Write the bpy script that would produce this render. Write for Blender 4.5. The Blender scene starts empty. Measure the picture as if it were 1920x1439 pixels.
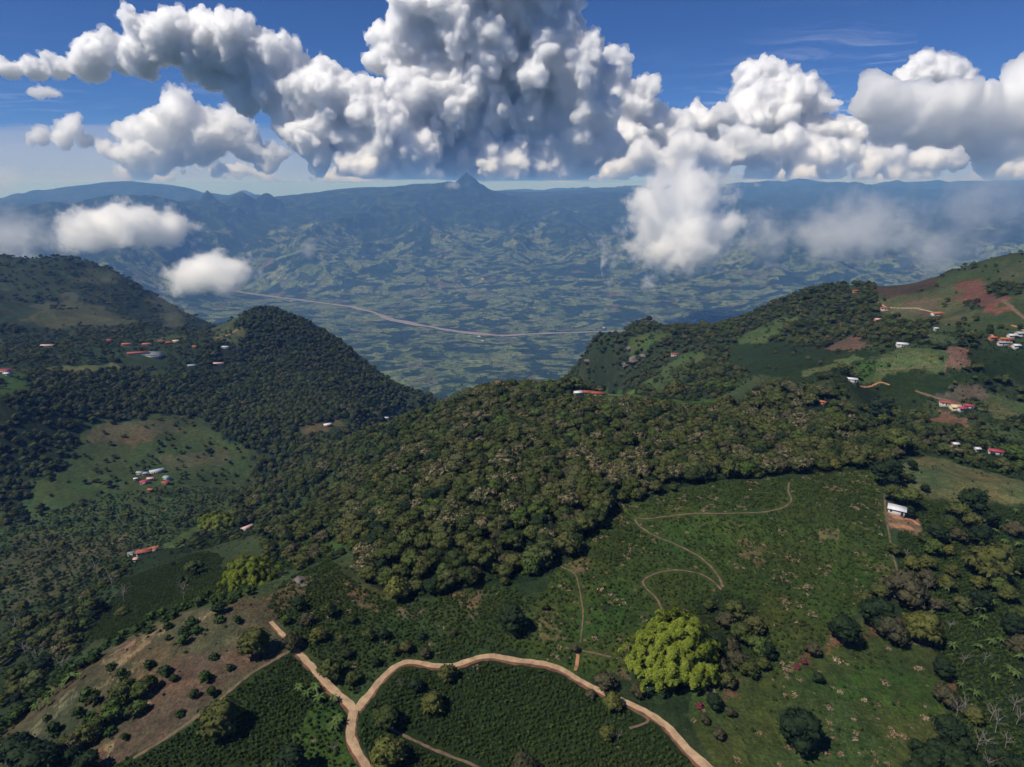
import bpy, bmesh, math, random
import numpy as np
from mathutils import Vector

# ------------------------------------------------------------------ camera, sky, sun, exposure
C = bpy.context.scene
F = 1144.0                     # focal length in photograph pixels (1920 x 1439)
PITCH = math.atan(369.5 / F)   # horizon at photograph row 350
CAMZ = 1500.0
cd = bpy.data.cameras.new('camera'); cam = bpy.data.objects.new('camera', cd)
C.collection.objects.link(cam); C.camera = cam
cam.location = (0, 0, CAMZ); cam.rotation_euler = (math.pi / 2 - PITCH, 0, 0)
cd.sensor_width = 36.0; cd.lens = 36.0 * F / 1920.0; cd.clip_start = 1.0; cd.clip_end = 250000.0

SUN_EL, SUN_AZ = math.radians(55), math.radians(-120)      # azimuth clockwise from the view direction (+Y)
SUN_DIR = Vector((math.cos(SUN_EL) * math.sin(SUN_AZ), math.cos(SUN_EL) * math.cos(SUN_AZ), math.sin(SUN_EL)))
w = bpy.data.worlds.new('World'); C.world = w; w.use_nodes = True
nt = w.node_tree; bg = nt.nodes['Background']
sky = nt.nodes.new('ShaderNodeTexSky'); sky.sky_type = 'NISHITA'; sky.sun_disc = False
sky.sun_elevation = SUN_EL; sky.sun_rotation = SUN_AZ; sky.altitude = 3500; sky.air_density = 1.0
sky.dust_density = 0.2; sky.ozone_density = 6.0
tint = nt.nodes.new('ShaderNodeMix'); tint.data_type = 'RGBA'; tint.blend_type = 'MULTIPLY'; tint.inputs[0].default_value = 1
nt.links.new(sky.outputs[0], tint.inputs[6]); tint.inputs[7].default_value = (.56, .80, 1.18, 1)   # deep mountain blue
nt.links.new(tint.outputs[2], bg.inputs[0]); bg.inputs[1].default_value = 0.066
w.cycles.sampling_method = 'MANUAL'; w.cycles.sample_map_resolution = 512
sd = bpy.data.lights.new('sun', 'SUN'); so = bpy.data.objects.new('sun', sd); C.collection.objects.link(so)
sd.energy = 4.6; sd.angle = math.radians(0.5); sd.color = (1.0, 0.94, 0.84)
so.rotation_euler = (-SUN_DIR).to_track_quat('-Z', 'Y').to_euler()
C.view_settings.view_transform = 'Standard'; C.view_settings.look = 'None'
C.view_settings.exposure = 0.12; C.view_settings.gamma = 1.0; C.view_settings.use_curve_mapping = False
C.cycles.use_denoising = True
C.cycles.max_bounces = 64; C.cycles.diffuse_bounces = 2; C.cycles.volume_bounces = 56
C.cycles.transparent_max_bounces = 48; C.cycles.glossy_bounces = 1; C.cycles.transmission_bounces = 1
C.cycles.use_adaptive_sampling = True

# ------------------------------------------------------------------ helpers
SP, CP = math.sin(PITCH), math.cos(PITCH)
def ray(px, py):
    """unit direction of a photograph pixel (the survey line the places were measured along)"""
    xc, yc = (px - 960.0) / F, (719.5 - py) / F
    d = np.array([xc, CP + yc * SP, -SP + yc * CP]); return d / np.linalg.norm(d)
def at(px, py, r):
    """point at horizontal distance r on that line"""
    d = ray(px, py); k = r / math.hypot(d[0], d[1]); return np.array([d[0] * k, d[1] * k, CAMZ + d[2] * k])
def proj(P):
    P = np.asarray(P, float); x, y, z = P[..., 0], P[..., 1], P[..., 2] - CAMZ
    dep = y * CP - z * SP; up = y * SP + z * CP
    return 960 + F * x / dep, 719.5 - F * up / dep, dep

rng = np.random.default_rng(7)
_perm = np.random.default_rng(3).permutation(256).astype(np.int32); _perm = np.concatenate([_perm, _perm, _perm])
_g = np.random.default_rng(5).normal(size=(256, 3)); _g /= np.linalg.norm(_g, axis=1)[:, None]; _g = _g.astype(np.float32)
def noise3(p):
    p = np.asarray(p, np.float64); i = np.floor(p).astype(np.int64); f = (p - i).astype(np.float32); i = (i & 255).astype(np.int32)
    u = f * f * f * (f * (f * 6 - 15) + 10); out = 0
    for dx in (0, 1):
        wx = u[:, 0] if dx else 1 - u[:, 0]; a = _perm[(i[:, 0] + dx) & 255]
        for dy in (0, 1):
            wy = wx * (u[:, 1] if dy else 1 - u[:, 1]); b = _perm[a + ((i[:, 1] + dy) & 255)]
            for dz in (0, 1):
                h = _perm[b + ((i[:, 2] + dz) & 255)]; g = _g[h]
                n = g[:, 0] * (f[:, 0] - dx) + g[:, 1] * (f[:, 1] - dy) + g[:, 2] * (f[:, 2] - dz)
                out = out + n * wy * (u[:, 2] if dz else 1 - u[:, 2])
    return out * 1.5
def fbm3(p, octs=4, gain=.5, lac=2.03):
    s = 0; a = 1.0; q = np.array(p, float)
    for k in range(octs): s = s + a * noise3(q); a *= gain; q = q * lac + 17.3
    return s
def noise2(x, y, sc, seed=0, octs=4, gain=.5):
    return fbm3(np.stack([np.ravel(x) / sc, np.ravel(y) / sc, np.full(np.size(x), seed * 7.77 + .5)], 1), octs, gain).reshape(np.shape(x))
def ridged2(x, y, sc, seed=0, octs=4, gain=.5):
    s = 0; a = 1.0; q = np.stack([np.ravel(x) / sc, np.ravel(y) / sc, np.full(np.size(x), seed * 5.31 + .5)], 1)
    for k in range(octs):
        s = s + a * (1 - 2 * np.abs(noise3(q))); a *= gain; q = q * 2.07 + 11.1
    return s.reshape(np.shape(x))

def link(o, parent=None):
    C.collection.objects.link(o); o.parent = parent; return o
def tag(o, label=None, cat=None, group=None, kind=None):
    if label: o['label'] = label
    if cat: o['category'] = cat
    if group: o['group'] = group
    if kind: o['kind'] = kind
    return o
def mesh_np(name, V, Fa, mat=None, smooth=False):
    """mesh from numpy vertices and faces (all faces of one size)"""
    V = np.asarray(V, np.float32); Fa = np.asarray(Fa, np.int32); m = bpy.data.meshes.new(name)
    k = Fa.shape[1]; m.vertices.add(len(V)); m.vertices.foreach_set('co', V.ravel())
    m.loops.add(Fa.size); m.loops.foreach_set('vertex_index', Fa.ravel())
    m.polygons.add(len(Fa)); m.polygons.foreach_set('loop_start', np.arange(0, Fa.size, k, dtype=np.int32))
    m.polygons.foreach_set('loop_total', np.full(len(Fa), k, np.int32))
    if smooth: m.polygons.foreach_set('use_smooth', np.ones(len(Fa), bool))
    m.update(calc_edges=True)
    if mat: m.materials.append(mat)
    return m
_ico = {}
def ico(sub):
    if sub not in _ico:
        b = bmesh.new(); bmesh.ops.create_icosphere(b, subdivisions=sub, radius=1.0)
        b.verts.ensure_lookup_table()
        _ico[sub] = (np.array([v.co[:] for v in b.verts]), np.array([[v.index for v in f.verts] for f in b.faces])); b.free()
    return _ico[sub]
# ------------------------------------------------------------------ terrain: survey points (px, py, v): v > 0 horizontal distance, v < 0 height below the camera
SURVEY = """960 1439 -168;700 1439 -168;1300 1439 -166;1600 1439 -166;1920 1439 -172;400 1439 -168;200 1439 -176;0 1439 -190
690 1310 -166;1000 1240 -164;1265 1300 -165;1500 1250 -164;1750 1250 -168;1900 1200 -176;850 1350 -167;1100 1350 -167
500 1150 -166;550 1230 -166;350 1250 -170;270 1195 -176;0 1375 -196;130 1290 -184;430 1130 -170;700 1150 -167;850 1150 -166
330 1130 -208;400 1060 -232;200 1100 -252;100 1220 -236;0 1200 -276;0 1300 -240;240 1160 -215
275 1038 -292;120 1050 -306;0 1080 -312;380 1000 -318;300 890 -350;100 900 -338;0 950 -348;440 930 -362;380 970 -332
495 925 -385;540 985 -318;470 1085 -194;550 1060 -200;600 1040 -200;680 1060 -172;620 960 -240;640 850 -300;560 880 -352;700 900 -218;700 810 -292;780 780 -255
900 1080 -166;1050 1050 -165;1000 950 -165;900 950 -169;800 950 -182;760 1020 -168;1200 900 -163;1000 850 -174;850 850 -196;1300 850 -172;1500 880 -163;1600 850 -172
1200 800 -182;1000 780 -194;900 745 -218;1100 735 -204;830 765 -238;1300 772 -204;1400 775 -200;1500 800 -190;1600 785 -192;960 735 -212;1200 745 -206
1300 1000 -165;1500 1000 -163;1650 1000 -165;1680 960 -165;1800 900 -168;1900 925 -171;1750 860 -173;1900 1000 -177;1900 850 -184;1800 1080 -172
1800 765 -192;1830 790 -192;1900 750 -190;1650 760 -198;1690 648 750;1795 670 720;1590 715 640;1480 690 700;1580 640 850;1400 690 780;1380 745 660;1758 590 950;1655 580 1020;1900 630 800
1820 545 1050;1920 540 950;1520 548 1180;1450 592 1130;1620 552 1230;1700 550 1240;1760 530 1260;1850 508 1260;1920 485 1230
1205 612 1250;1232 614 1250;1150 655 1200;1100 700 1130;1280 625 1220;1340 622 1180;1400 605 1150;1200 680 1060;1260 665 1040;1180 730 900;1330 680 930
515 597 1500;455 612 1500;490 600 1500;560 610 1480;640 657 1420;700 697 1340;760 727 1280;800 748 1230;400 634 1500;500 680 1330;600 720 1200;680 770 1030;500 760 1100;400 700 1240;600 800 940;560 860 830
280 665 1350;320 643 1500;200 645 1500;60 660 1400;100 693 1230;0 700 1130;200 688 1250;200 725 1140;300 740 1130;0 765 980;150 790 980;300 800 970;450 830 910;100 850 -322;200 850 -334;0 860 -318
100 494 2600;0 500 2500;180 502 2600;230 527 2550;300 568 2400;360 593 2300;400 610 2200;100 560 2150;0 600 1800;200 600 1950;300 626 1800;100 640 1600
960 560 7600;960 500 9300;960 450 10800;960 405 12500;960 372 14500;1100 370 14500;1190 374 14300;800 352 13600;700 356 14500;640 372 14000;560 385 13300;480 392 13000;390 392 12800;300 388 12500
230 350 20000;340 372 19000;140 372 19000;100 415 11500;200 405 11500;0 385 21000;0 430 12000;500 430 11500;500 500 9500;250 480 9500;150 470 9500;60 460 9500
875 352 13400;1300 400 13500;1300 450 11000;1300 520 8800;1500 500 9000;1500 425 12500;1500 388 16000;1700 480 9800;1700 425 13000;1750 382 19000;1900 402 16000;1900 450 11500
1500 352 23000;1900 353 25000;1250 358 19000;640 380 22000;450 388 22000;380 385 18000;960 362 26000;1000 370 20000"""
pts = []
for tok in SURVEY.replace('\n', ';').split(';'):
    px, py, v = map(float, tok.split()); d = ray(px, py); h = math.hypot(d[0], d[1])
    r = v if v > 0 else v * h / d[2]
    pts.append((math.atan2(d[0], d[1]), math.log(r), r * d[2] / h))
def behind(px, lst):
    a = math.atan2((px - 960) / F, CP + .2 * SP)
    for r, z in lst: pts.append((a, math.log(r), z))
for px in (820, 900, 1000, 1080): behind(px, [(760, -330), (1100, -580), (1700, -900), (2600, -1220), (3600, -1385)])
for px in (540, 680): behind(px, [(1900, -640), (2600, -1000), (3500, -1300)])
for px in (1180, 1300): behind(px, [(1600, -560), (2300, -1000), (3200, -1300)])
for px in (1450, 1600, 1750, 1920, 2100): behind(px, [(1700, -480), (2400, -900), (3400, -1300)])
for px in (-200, 60, 200, 340): behind(px, [(3300, -720), (4300, -1150)])
for px in (-200, 0, 200, 400, 600, 800, 1000, 1200, 1400, 1600, 1800, 2000, 2200):
    behind(px, [(4600, -1400), (5600, -1405), (6600, -1400)])
    behind(px, [(31000, -600), (45000, -1300), (60000, -1900)])
for px in (400, 520, 650, 780): behind(px, [(8200, -1385)])
for px in (-300, 2250): behind(px, [(9000, -1100), (13000, -500), (20000, -200)])
for a in (-75, -62, 62, 75):
    for r, z in ((90, -175), (150, -185), (300, -200), (600, -230), (1200, -240 if a > 0 else -330), (2500, -450), (5000, -1200), (9000, -1200), (14000, -500), (60000, -1900)):
        pts.append((math.radians(a), math.log(r), z))
for a in (-48, -24, 0, 24, 48): pts.append((math.radians(a), math.log(70), -170)); pts.append((math.radians(a), math.log(30), -170))
pts = np.array(pts); _c = .035
def _phi(A, B): return np.sqrt(((A[:, None, :2] - B[None, :, :2]) ** 2).sum(-1) + _c * _c)
_K = _phi(pts, pts); n_ = len(pts); _M = np.zeros((n_ + 1, n_ + 1)); _M[:n_, :n_] = _K; _M[n_, :n_] = _M[:n_, n_] = 1
_w = np.linalg.solve(_M, np.append(pts[:, 2], 0))
AZ = np.concatenate([np.radians(np.linspace(-72, -44.5, 28, endpoint=False)), np.radians(np.linspace(-44.5, 44.5, 860)), np.radians(np.linspace(44.5, 72, 29)[1:])])
LR = np.concatenate([np.linspace(math.log(25), math.log(110), 24, endpoint=False), np.linspace(math.log(110), math.log(17000), 780), np.linspace(math.log(17000), math.log(60000), 60)[1:]])
def base_h(a, l):
    q = np.stack([np.ravel(a), np.ravel(l)], 1); out = np.empty(len(q))
    for i in range(0, len(q), 20000): out[i:i + 20000] = _phi(q[i:i + 20000], pts) @ _w[:n_] + _w[n_]
    return out
# coarse evaluation, then bilinear
_ca = np.linspace(AZ[0], AZ[-1], 300); _cl = np.linspace(LR[0], LR[-1], 420)
_cz = base_h(*np.meshgrid(_ca, _cl, indexing='ij')).reshape(300, 420)
def bil(G, ga, gl, a, l):
    i = np.clip(np.interp(a, ga, np.arange(len(ga))), 0, len(ga) - 1.001); j = np.clip(np.interp(l, gl, np.arange(len(gl))), 0, len(gl) - 1.001)
    i0 = i.astype(int); j0 = j.astype(int); fi = i - i0; fj = j - j0
    return (G[i0, j0] * (1 - fi) * (1 - fj) + G[i0 + 1, j0] * fi * (1 - fj) + G[i0, j0 + 1] * (1 - fi) * fj + G[i0 + 1, j0 + 1] * fi * fj)
AA, LL = np.meshgrid(AZ, LR, indexing='ij'); RR = np.exp(LL); X = RR * np.sin(AA); Y = RR * np.cos(AA)
ZB = bil(_cz, _ca, _cl, AA, LL)
def sstep(x, a, b): t = np.clip((x - a) / (b - a), 0, 1); return t * t * (3 - 2 * t)
far = sstep(RR, 4500, 7500); mid = sstep(RR, 900, 1700) * (1 - far); farm = sstep(ZB, -1330, -900) * far
wx = noise2(X, Y, 2600, 1, 3) * 700; wy = noise2(X, Y, 2600, 2, 3) * 700
Zn = (ridged2(X + wx, Y + wy, 2300, 3, 6, .48) - .6) * farm * 235 * (1 - .62 * sstep(RR, 11800, 13300))
Zn = Zn + (ridged2(X, Y, 900, 5, 5, .5) - .3) * (far * (1 - farm)) * 16
Zn = Zn + (ridged2(X, Y, 420, 4, 5, .5) - .3) * mid * sstep(ZB, -1380, -1000) * 22
Zn = Zn + sstep(RR, 16500, 20000) * (ridged2(X, Y, 4200, 9, 5) - .3) * (75 + 60 * sstep(AA, 0, .3))
near = 1 - sstep(RR, 900, 1700)
Zn = Zn + near * (noise2(X, Y, 140, 6, 4) * 5 * sstep(RR, 130, 500) + noise2(X, Y, 45, 7, 3) * 1.1)
Z = ZB + Zn
# single summits of the far range
def cone(px, py, r, R, ht, pw=1.2, sx=1.0):
    global Z
    p = at(px, py, r); d = np.sqrt(((X - p[0]) / sx) ** 2 + (Y - p[1]) ** 2)
    d = d * (1 + .25 * noise2(X, Y, R * .5, int(px), 3)); h = (p[2] - CAMZ) - ht * np.clip(d / R, 0, 3) ** pw
    m = (d < R * 2.5); Z = np.where(m, np.maximum(Z, h), Z)
cone(875, 322, 13400, 400, 330, 1.0, 1.0); cone(903, 344, 13450, 330, 230, 1.0); cone(840, 349, 13600, 500, 200)
cone(388, 355, 12800, 260, 330, .95); cone(452, 359, 13000, 360, 320, 1.4); cone(500, 361, 13000, 340, 320, 1.4); cone(320, 374, 12300, 420, 220); cone(270, 380, 12200, 380, 200); cone(590, 372, 14000, 700, 200, 1.2)
cone(230, 339, 19500, 1500, 330, 1.3, 1.6); cone(140, 362, 18500, 1600, 260, 1.3, 1.6); cone(320, 352, 19000, 900, 300, 1.2); cone(455, 356, 26000, 600, 260); cone(600, 362, 25000, 1500, 200)
cone(660, 357, 24000, 1800, 250, 1.3, 1.5); cone(700, 351, 14600, 1500, 260, 1.5, 1.6); cone(790, 349, 14000, 900, 220, 1.3); cone(960, 366, 14500, 1200, 200, 1.4, 2); cone(1110, 364, 14800, 1500, 220, 1.5, 2)
cone(200, 396, 11800, 900, 260, 1.3, 1.5)
RIVER = [(400, 541), (430, 545), (480, 552), (540, 560), (600, 568), (650, 574), (700, 585), (725, 597), (760, 604), (810, 614), (860, 622), (900, 627), (940, 630), (1000, 626), (1060, 624), (1130, 622), (1200, 620), (1260, 616)]
def onz(px, py, z): d = ray(px, py); return np.array([d[0], d[1], 0]) * (z / d[2]) + np.array([0, 0, CAMZ + z])
_rv = np.array([onz(px, py, -1402) for px, py in RIVER]); _t = np.arange(len(_rv)); _tt = np.linspace(0, len(_rv) - 1, 220)
RV = np.stack([np.interp(_tt, _t, _rv[:, k]) for k in range(3)], 1)
for _ in range(12): RV[1:-1] = (RV[:-2] + 2 * RV[1:-1] + RV[2:]) / 4
_m = (RR > 4800) & (RR < 10500) & (np.abs(AA) < .62); _k = np.nonzero(_m); dmin = np.full(len(_k[0]), 1e9)
for q in RV[::2]: dmin = np.minimum(dmin, np.hypot(X[_k] - q[0], Y[_k] - q[1]))
_b = sstep(dmin, 110, 900); Z[_k] = -1405 * (1 - _b) + np.maximum(Z[_k], -1404) * _b
ZABS = Z + CAMZ
def hz(x, y): return bil(ZABS, AZ, LR, np.arctan2(x, y), np.log(np.maximum(np.hypot(x, y), 26)))
_rs = np.exp(np.linspace(math.log(60), math.log(40000), 3000))
def ground(px, py, rmin=60):
    """first place where the survey line of a photograph pixel meets the terrain"""
    d = ray(px, py); h = math.hypot(d[0], d[1]); x = _rs * d[0] / h; y = _rs * d[1] / h
    gap = CAMZ + _rs * d[2] / h - hz(x, y); k = np.nonzero((gap < 0) & (_rs > rmin))[0]
    if not len(k): return np.array([x[-1], y[-1], hz(x[-1:], y[-1:])[0]])
    k = max(k[0], 1); t = gap[k - 1] / (gap[k - 1] - gap[k]) if gap[k - 1] > 0 else 0; r = _rs[k - 1] + (_rs[k] - _rs[k - 1]) * t
    x, y = r * d[0] / h, r * d[1] / h; return np.array([x, y, float(hz(np.array([x]), np.array([y]))[0])])
# ------------------------------------------------------------------ land cover, as world-space plots
def pip(x, y, P):
    ins = np.zeros(x.shape, bool); j = len(P) - 1
    for i in range(len(P)):
        xi, yi, xj, yj = P[i][0], P[i][1], P[j][0], P[j][1]
        if yi != yj: ins ^= ((yi > y) != (yj > y)) & (x < (xj - xi) * (y - yi) / (yj - yi) + xi)
        j = i
    return ins
def pl(s): return [tuple(map(float, t.split())) for t in s.split(';')]
def plot(s, rmin=60):
    """corner list -> dense world polygon"""
    q = pl(s); out = []
    for i in range(len(q)):
        a, b = np.array(q[i]), np.array(q[(i + 1) % len(q)]); k = max(1, int(np.hypot(*(b - a)) / 45))
        for t in range(k): out.append(ground(*(a + (b - a) * t / k), rmin)[:2])
    return np.array(out)
NR = int(np.searchsorted(LR, math.log(3200)))
xs, ys = X[:, :NR].copy(), Y[:, :NR].copy(); rs = RR[:, :NR]
wv = .012 * rs
xw = xs + noise2(xs, ys, 22, 11, 3) * wv; yw = ys + noise2(xs, ys, 22, 12, 3) * wv
ALB = np.zeros((len(AZ), len(LR), 3)); ALB[:] = (.020, .032, .012)
WOOD = np.zeros((len(AZ), len(LR))); CROP = np.zeros((len(AZ), len(LR)))    # tree density, crop bush density
GRASS = np.zeros((len(AZ), len(LR)))
xr = xs + noise2(xs, ys, 7, 13, 4) * wv * 1.1; yr = ys + noise2(xs, ys, 7, 14, 4) * wv * 1.1; hole = noise2(xs, ys, 4.5, 15, 4, .65)
def paint(s, col, wood=0., crop=0., a=1.0, rmin=60, grass=0.):
    P = plot(s, rmin); lo, hi = P.min(0) - 8, P.max(0) + 8
    m = (xw > lo[0]) & (xw < hi[0]) & (yw > lo[1]) & (yw < hi[1]); k = np.nonzero(m)
    rag = a < 1
    ins = pip((xr if rag else xw)[k], (yr if rag else yw)[k], P)
    if rag: ins &= hole[k] > -.12
    k = (k[0][ins], k[1][ins])
    if col is not None: ALB[k] = ALB[k] * (1 - a) + np.array(col) * a
    WOOD[k] = wood; CROP[k] = crop; GRASS[k] = grass
COF = (.014, .026, .007); SOIL = (.12, .062, .040); RED = (.19, .07, .042); DRY = (.085, .080, .035); GRS = (.038, .068, .014)
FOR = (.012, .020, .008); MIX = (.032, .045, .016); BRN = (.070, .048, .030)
# general scatter of trees on the rest
nz = noise2(xs, ys, 110, 21, 4); WOOD[:, :NR] = np.clip(.34 + nz * .8, .03, .85) * sstep(rs, 350, 800)
mask = (np.abs(nz) < 5); g = sstep(nz, .25, -.3)
ALB[:, :NR] = ALB[:, :NR] * (1 - g[..., None]) + np.array((.035, .050, .018)) * g[..., None]
# left hill and village shelf
paint("0 485;100 480;230 515;300 560;410 605;390 625;300 632;160 640;0 650", (.020, .030, .013), .32)
for s, c in (("30 600;120 570;200 575;260 605;180 612;80 615", (.05, .055, .025)), ("300 600;370 592;400 607;330 622", (.055, .06, .03)), ("120 520;180 505;230 520;215 530;150 530", (.05, .06, .03)), ("60 575;130 545;150 560;90 590", (.05, .055, .03)), ("270 560;300 562;370 592;330 590", (.05, .055, .03))):
    paint(s, c, .08)
paint("0 650;180 640;330 640;400 620;420 640;400 690;330 700;230 690;60 690;0 690", (.020, .034, .014), .35)
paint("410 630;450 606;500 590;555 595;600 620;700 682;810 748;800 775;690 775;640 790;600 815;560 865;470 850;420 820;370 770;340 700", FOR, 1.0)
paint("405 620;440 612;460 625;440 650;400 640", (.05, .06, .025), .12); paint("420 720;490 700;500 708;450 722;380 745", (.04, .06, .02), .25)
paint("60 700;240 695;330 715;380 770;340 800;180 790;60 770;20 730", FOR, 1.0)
paint("80 690;130 686;210 682;245 692;180 698;100 697", (.075, .085, .03), 0); paint("0 702;60 700;55 735;0 745", (.035, .07, .018), .05)
paint("0 745;60 765;150 790;150 840;90 900;60 950;0 990", FOR, .62)
paint("160 800;330 775;430 830;500 860;480 905;430 950;400 1000;300 1030;220 1045;60 1085;0 1090;0 1000;60 950;100 895;140 840", (.038, .056, .018), .13)
paint("170 800;330 785;330 815;220 840;170 830", (.075, .068, .035), .08); paint("300 860;420 840;430 870;320 880", (.055, .06, .028), .12)
paint("60 1000;300 1010;230 1045;60 1080;0 1085;0 1050", (.05, .055, .024), .15)
paint("330 1005;400 965;450 950;470 960;380 990;350 1025;300 1032", (.06, .085, .022), .03)
paint("60 900;200 880;240 930;120 960;40 990", (.036, .056, .018), .12)
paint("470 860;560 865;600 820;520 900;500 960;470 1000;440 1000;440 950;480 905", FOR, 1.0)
paint("0 1090;120 1060;250 1040;330 1030;300 1080;220 1120;200 1180;110 1270;0 1350", (.022, .034, .013), .30)
paint("0 1090;120 1055;200 1060;120 1110;0 1150", (.05, .055, .026), .13)
paint("480 990;500 905;570 850;650 800;760 750;850 738;830 770;760 835;700 900;640 1000;650 1040;560 1070;500 1060", (.024, .038, .012), .60)
paint("560 800;640 785;640 800;600 812;560 830", (.07, .06, .03), .1)
paint("560 1030;640 1010;650 1030;600 1045;560 1040", (.035, .07, .018), .05)
paint("700 900;800 810;860 750;870 830;800 920", (.02, .034, .01), .9)
# lower left
paint("250 1042;330 1028;410 1045;445 1080;400 1122;300 1150;210 1205;170 1190;220 1110", COF, .02, .8)
paint("0 1355;60 1320;120 1270;180 1225;250 1190;320 1155;400 1140;480 1120;515 1150;540 1200;545 1222;470 1262;400 1322;330 1372;250 1420;200 1445;0 1445", (.062, .056, .030), 0, 0)
paint("340 1230;430 1210;500 1230;450 1265;380 1320;300 1385;200 1445;150 1445;260 1340", (.070, .050, .033), 0)
for s in ("190 1240;260 1195;300 1178;305 1190;270 1215;230 1240;200 1262", "215 1275;250 1240;270 1245;250 1265;220 1285", "270 1310;290 1290;292 1320;278 1330", "50 1380;80 1345;120 1305;105 1345;70 1385", "170 1290;205 1275;210 1290;180 1300", "350 1160;420 1140;400 1155;350 1170", "100 1320;140 1290;150 1300;110 1335", "190 1400;220 1385;215 1405;195 1420"):
    paint(s, (.17, .14, .08), 0, 0, .75)
for s in ("220 1210;260 1196;262 1204;230 1228", "265 1262;295 1262;290 1275;262 1272", "345 1165;390 1150;380 1160", "355 1195;372 1185;370 1195", "150 1400;200 1395;190 1420;150 1425"): paint(s, (.16, .09, .06), 0, 0, .6)
paint("470 1262;545 1222;600 1262;660 1322;650 1380;690 1445;200 1445;330 1372", COF, 0, 1.)
paint("500 1445;560 1370;590 1310;640 1335;645 1400;670 1445", (.032, .062, .012), 0, .5)
# slope between the ridge track and the forest
paint("500 1130;540 1090;620 1050;690 1110;760 1135;850 1112;950 1100;1000 1130;965 1215;900 1230;850 1242;760 1235;720 1270;690 1300;650 1300;600 1245;540 1190", (.028, .042, .013), 0, .68)
for s in ("500 1120;560 1080;600 1075;570 1110;540 1140;510 1150", "640 1090;690 1110;720 1140;700 1150;650 1120", "870 1120;910 1105;900 1150;880 1160", "740 1140;790 1140;780 1160;740 1160", "840 1105;880 1100;870 1120;850 1120"): paint(s, (.13, .085, .055), 0, .15, .6)
paint("690 1300;720 1272;760 1250;860 1255;920 1238;1040 1250;1100 1290;1200 1335;1290 1410;1310 1445;700 1445;672 1390;672 1340", COF, 0, 1.)
paint("960 1215;1000 1130;1030 1085;1100 1010;1170 950;1300 912;1500 895;1650 880;1668 960;1685 1080;1560 1185;1450 1262;1350 1220;1180 1260;1100 1275;1010 1235", (.032, .050, .011), 0, .30, grass=1.)
for s in ("1250 970;1400 975;1480 1000;1420 1030;1330 1020;1250 1000", "1340 1080;1450 1090;1440 1140;1360 1120", "1480 1090;1640 1040;1600 1150;1500 1170", "1050 1130;1180 1080;1170 1180;1080 1200", "1290 1060;1350 1040;1400 1080;1340 1090"): paint(s, (.028, .062, .010), 0, .25, .6, grass=1.)
for s in ("1000 1140;1040 1140;1050 1200;1020 1210", "1080 1040;1110 1050;1100 1080;1070 1070", "1380 1010;1440 1020;1430 1060;1390 1050", "1120 1100;1140 1095;1138 1115;1122 1118", "1170 1250;1180 1280;1150 1275;1155 1255", "1520 1000;1580 990;1570 1010;1530 1015", "1300 905;1320 900;1310 915", "1640 1060;1700 1080;1680 1130;1640 1110"): paint(s, (.14, .095, .055), 0, .1, .5, grass=.8)
# lower right
paint("1370 1265;1450 1262;1560 1185;1620 1155;1720 1170;1760 1230;1795 1290;1800 1400;1780 1445;1330 1445;1290 1340;1310 1300", (.038, .054, .014), 0, 0, grass=1.6)
paint("1600 1250;1760 1270;1770 1350;1650 1340;1560 1300", (.035, .068, .011), 0, 0, .8, grass=1.6)
for s in ("1560 1190;1620 1155;1660 1150;1690 1165;1640 1190;1580 1210;1540 1230", "1620 1165;1665 1150;1665 1175;1630 1180", "1720 1175;1745 1190;1760 1225;1740 1215", "1755 1240;1775 1250;1795 1300;1770 1290", "1480 1360;1500 1390;1545 1370;1530 1400;1490 1405", "1500 1230;1540 1215;1530 1245;1510 1250", "1370 1270;1400 1280;1380 1320;1350 1320"):
    paint(s, (.125, .062, .038), 0, 0, .8, grass=1.)
paint("1668 882;1730 852;1800 870;1925 905;1925 945;1760 935;1700 930;1672 905", (.080, .085, .034), 0, 0)
paint("1700 930;1760 940;1925 950;1925 1445;1810 1445;1795 1290;1760 1220;1700 1150;1685 1080;1690 1000", (.012, .026, .008), 0, .8)
paint("1660 960;1690 950;1725 975;1720 1000;1690 995;1665 990", (.15, .10, .06), 0, 0)
# right hill plots
paint("1080 712;1160 640;1205 606;1260 618;1400 596;1520 530;1640 548;1655 600;1640 640;1550 652;1390 635;1350 690;1360 742;1250 738;1180 735", (.022, .032, .013), .62)
for s in ("1240 690;1290 660;1330 665;1280 715;1230 735;1200 720", "1190 630;1240 618;1260 630;1220 650;1170 672", "1370 640;1470 590;1500 600;1440 640;1390 660"): paint(s, (.045, .068, .02), .15)
paint("1640 545;1700 530;1760 524;1740 545;1690 556;1650 560", (.045, .032, .020), 0); paint("1650 562;1740 548;1770 530;1800 532;1830 600;1800 612;1700 605;1660 585", (.060, .066, .027), .03)
paint("1690 570;1760 560;1765 585;1720 595", (.085, .065, .04), 0); paint("1800 530;1838 528;1860 545;1900 585;1860 590;1805 560", (.11, .052, .036), 0); paint("1870 490;1925 490;1925 540;1880 535", (.05, .058, .026), .08)
paint("1375 645;1470 642;1540 655;1640 662;1600 690;1500 715;1400 700;1350 690", COF, .04); paint("1540 655;1600 625;1630 650;1600 660", (.105, .065, .043), 0)
paint("1502 700;1560 680;1605 665;1612 675;1570 690;1520 706", (.07, .085, .03), 0); paint("1655 668;1690 655;1770 652;1772 690;1700 692;1640 690", (.055, .075, .028), .02)
paint("1770 652;1822 655;1822 690;1770 690", (.13, .075, .055), 0); paint("1730 622;1785 630;1818 652;1760 645;1735 640", (.05, .065, .027), 0)
paint("1610 680;1680 690;1640 715;1600 720", (.035, .07, .016), .2); paint("1590 730;1680 690;1790 695;1820 700;1760 730;1700 790;1620 760", COF, .04); paint("1640 690;1700 690;1640 715;1620 725", (.065, .075, .028), 0)
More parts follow.
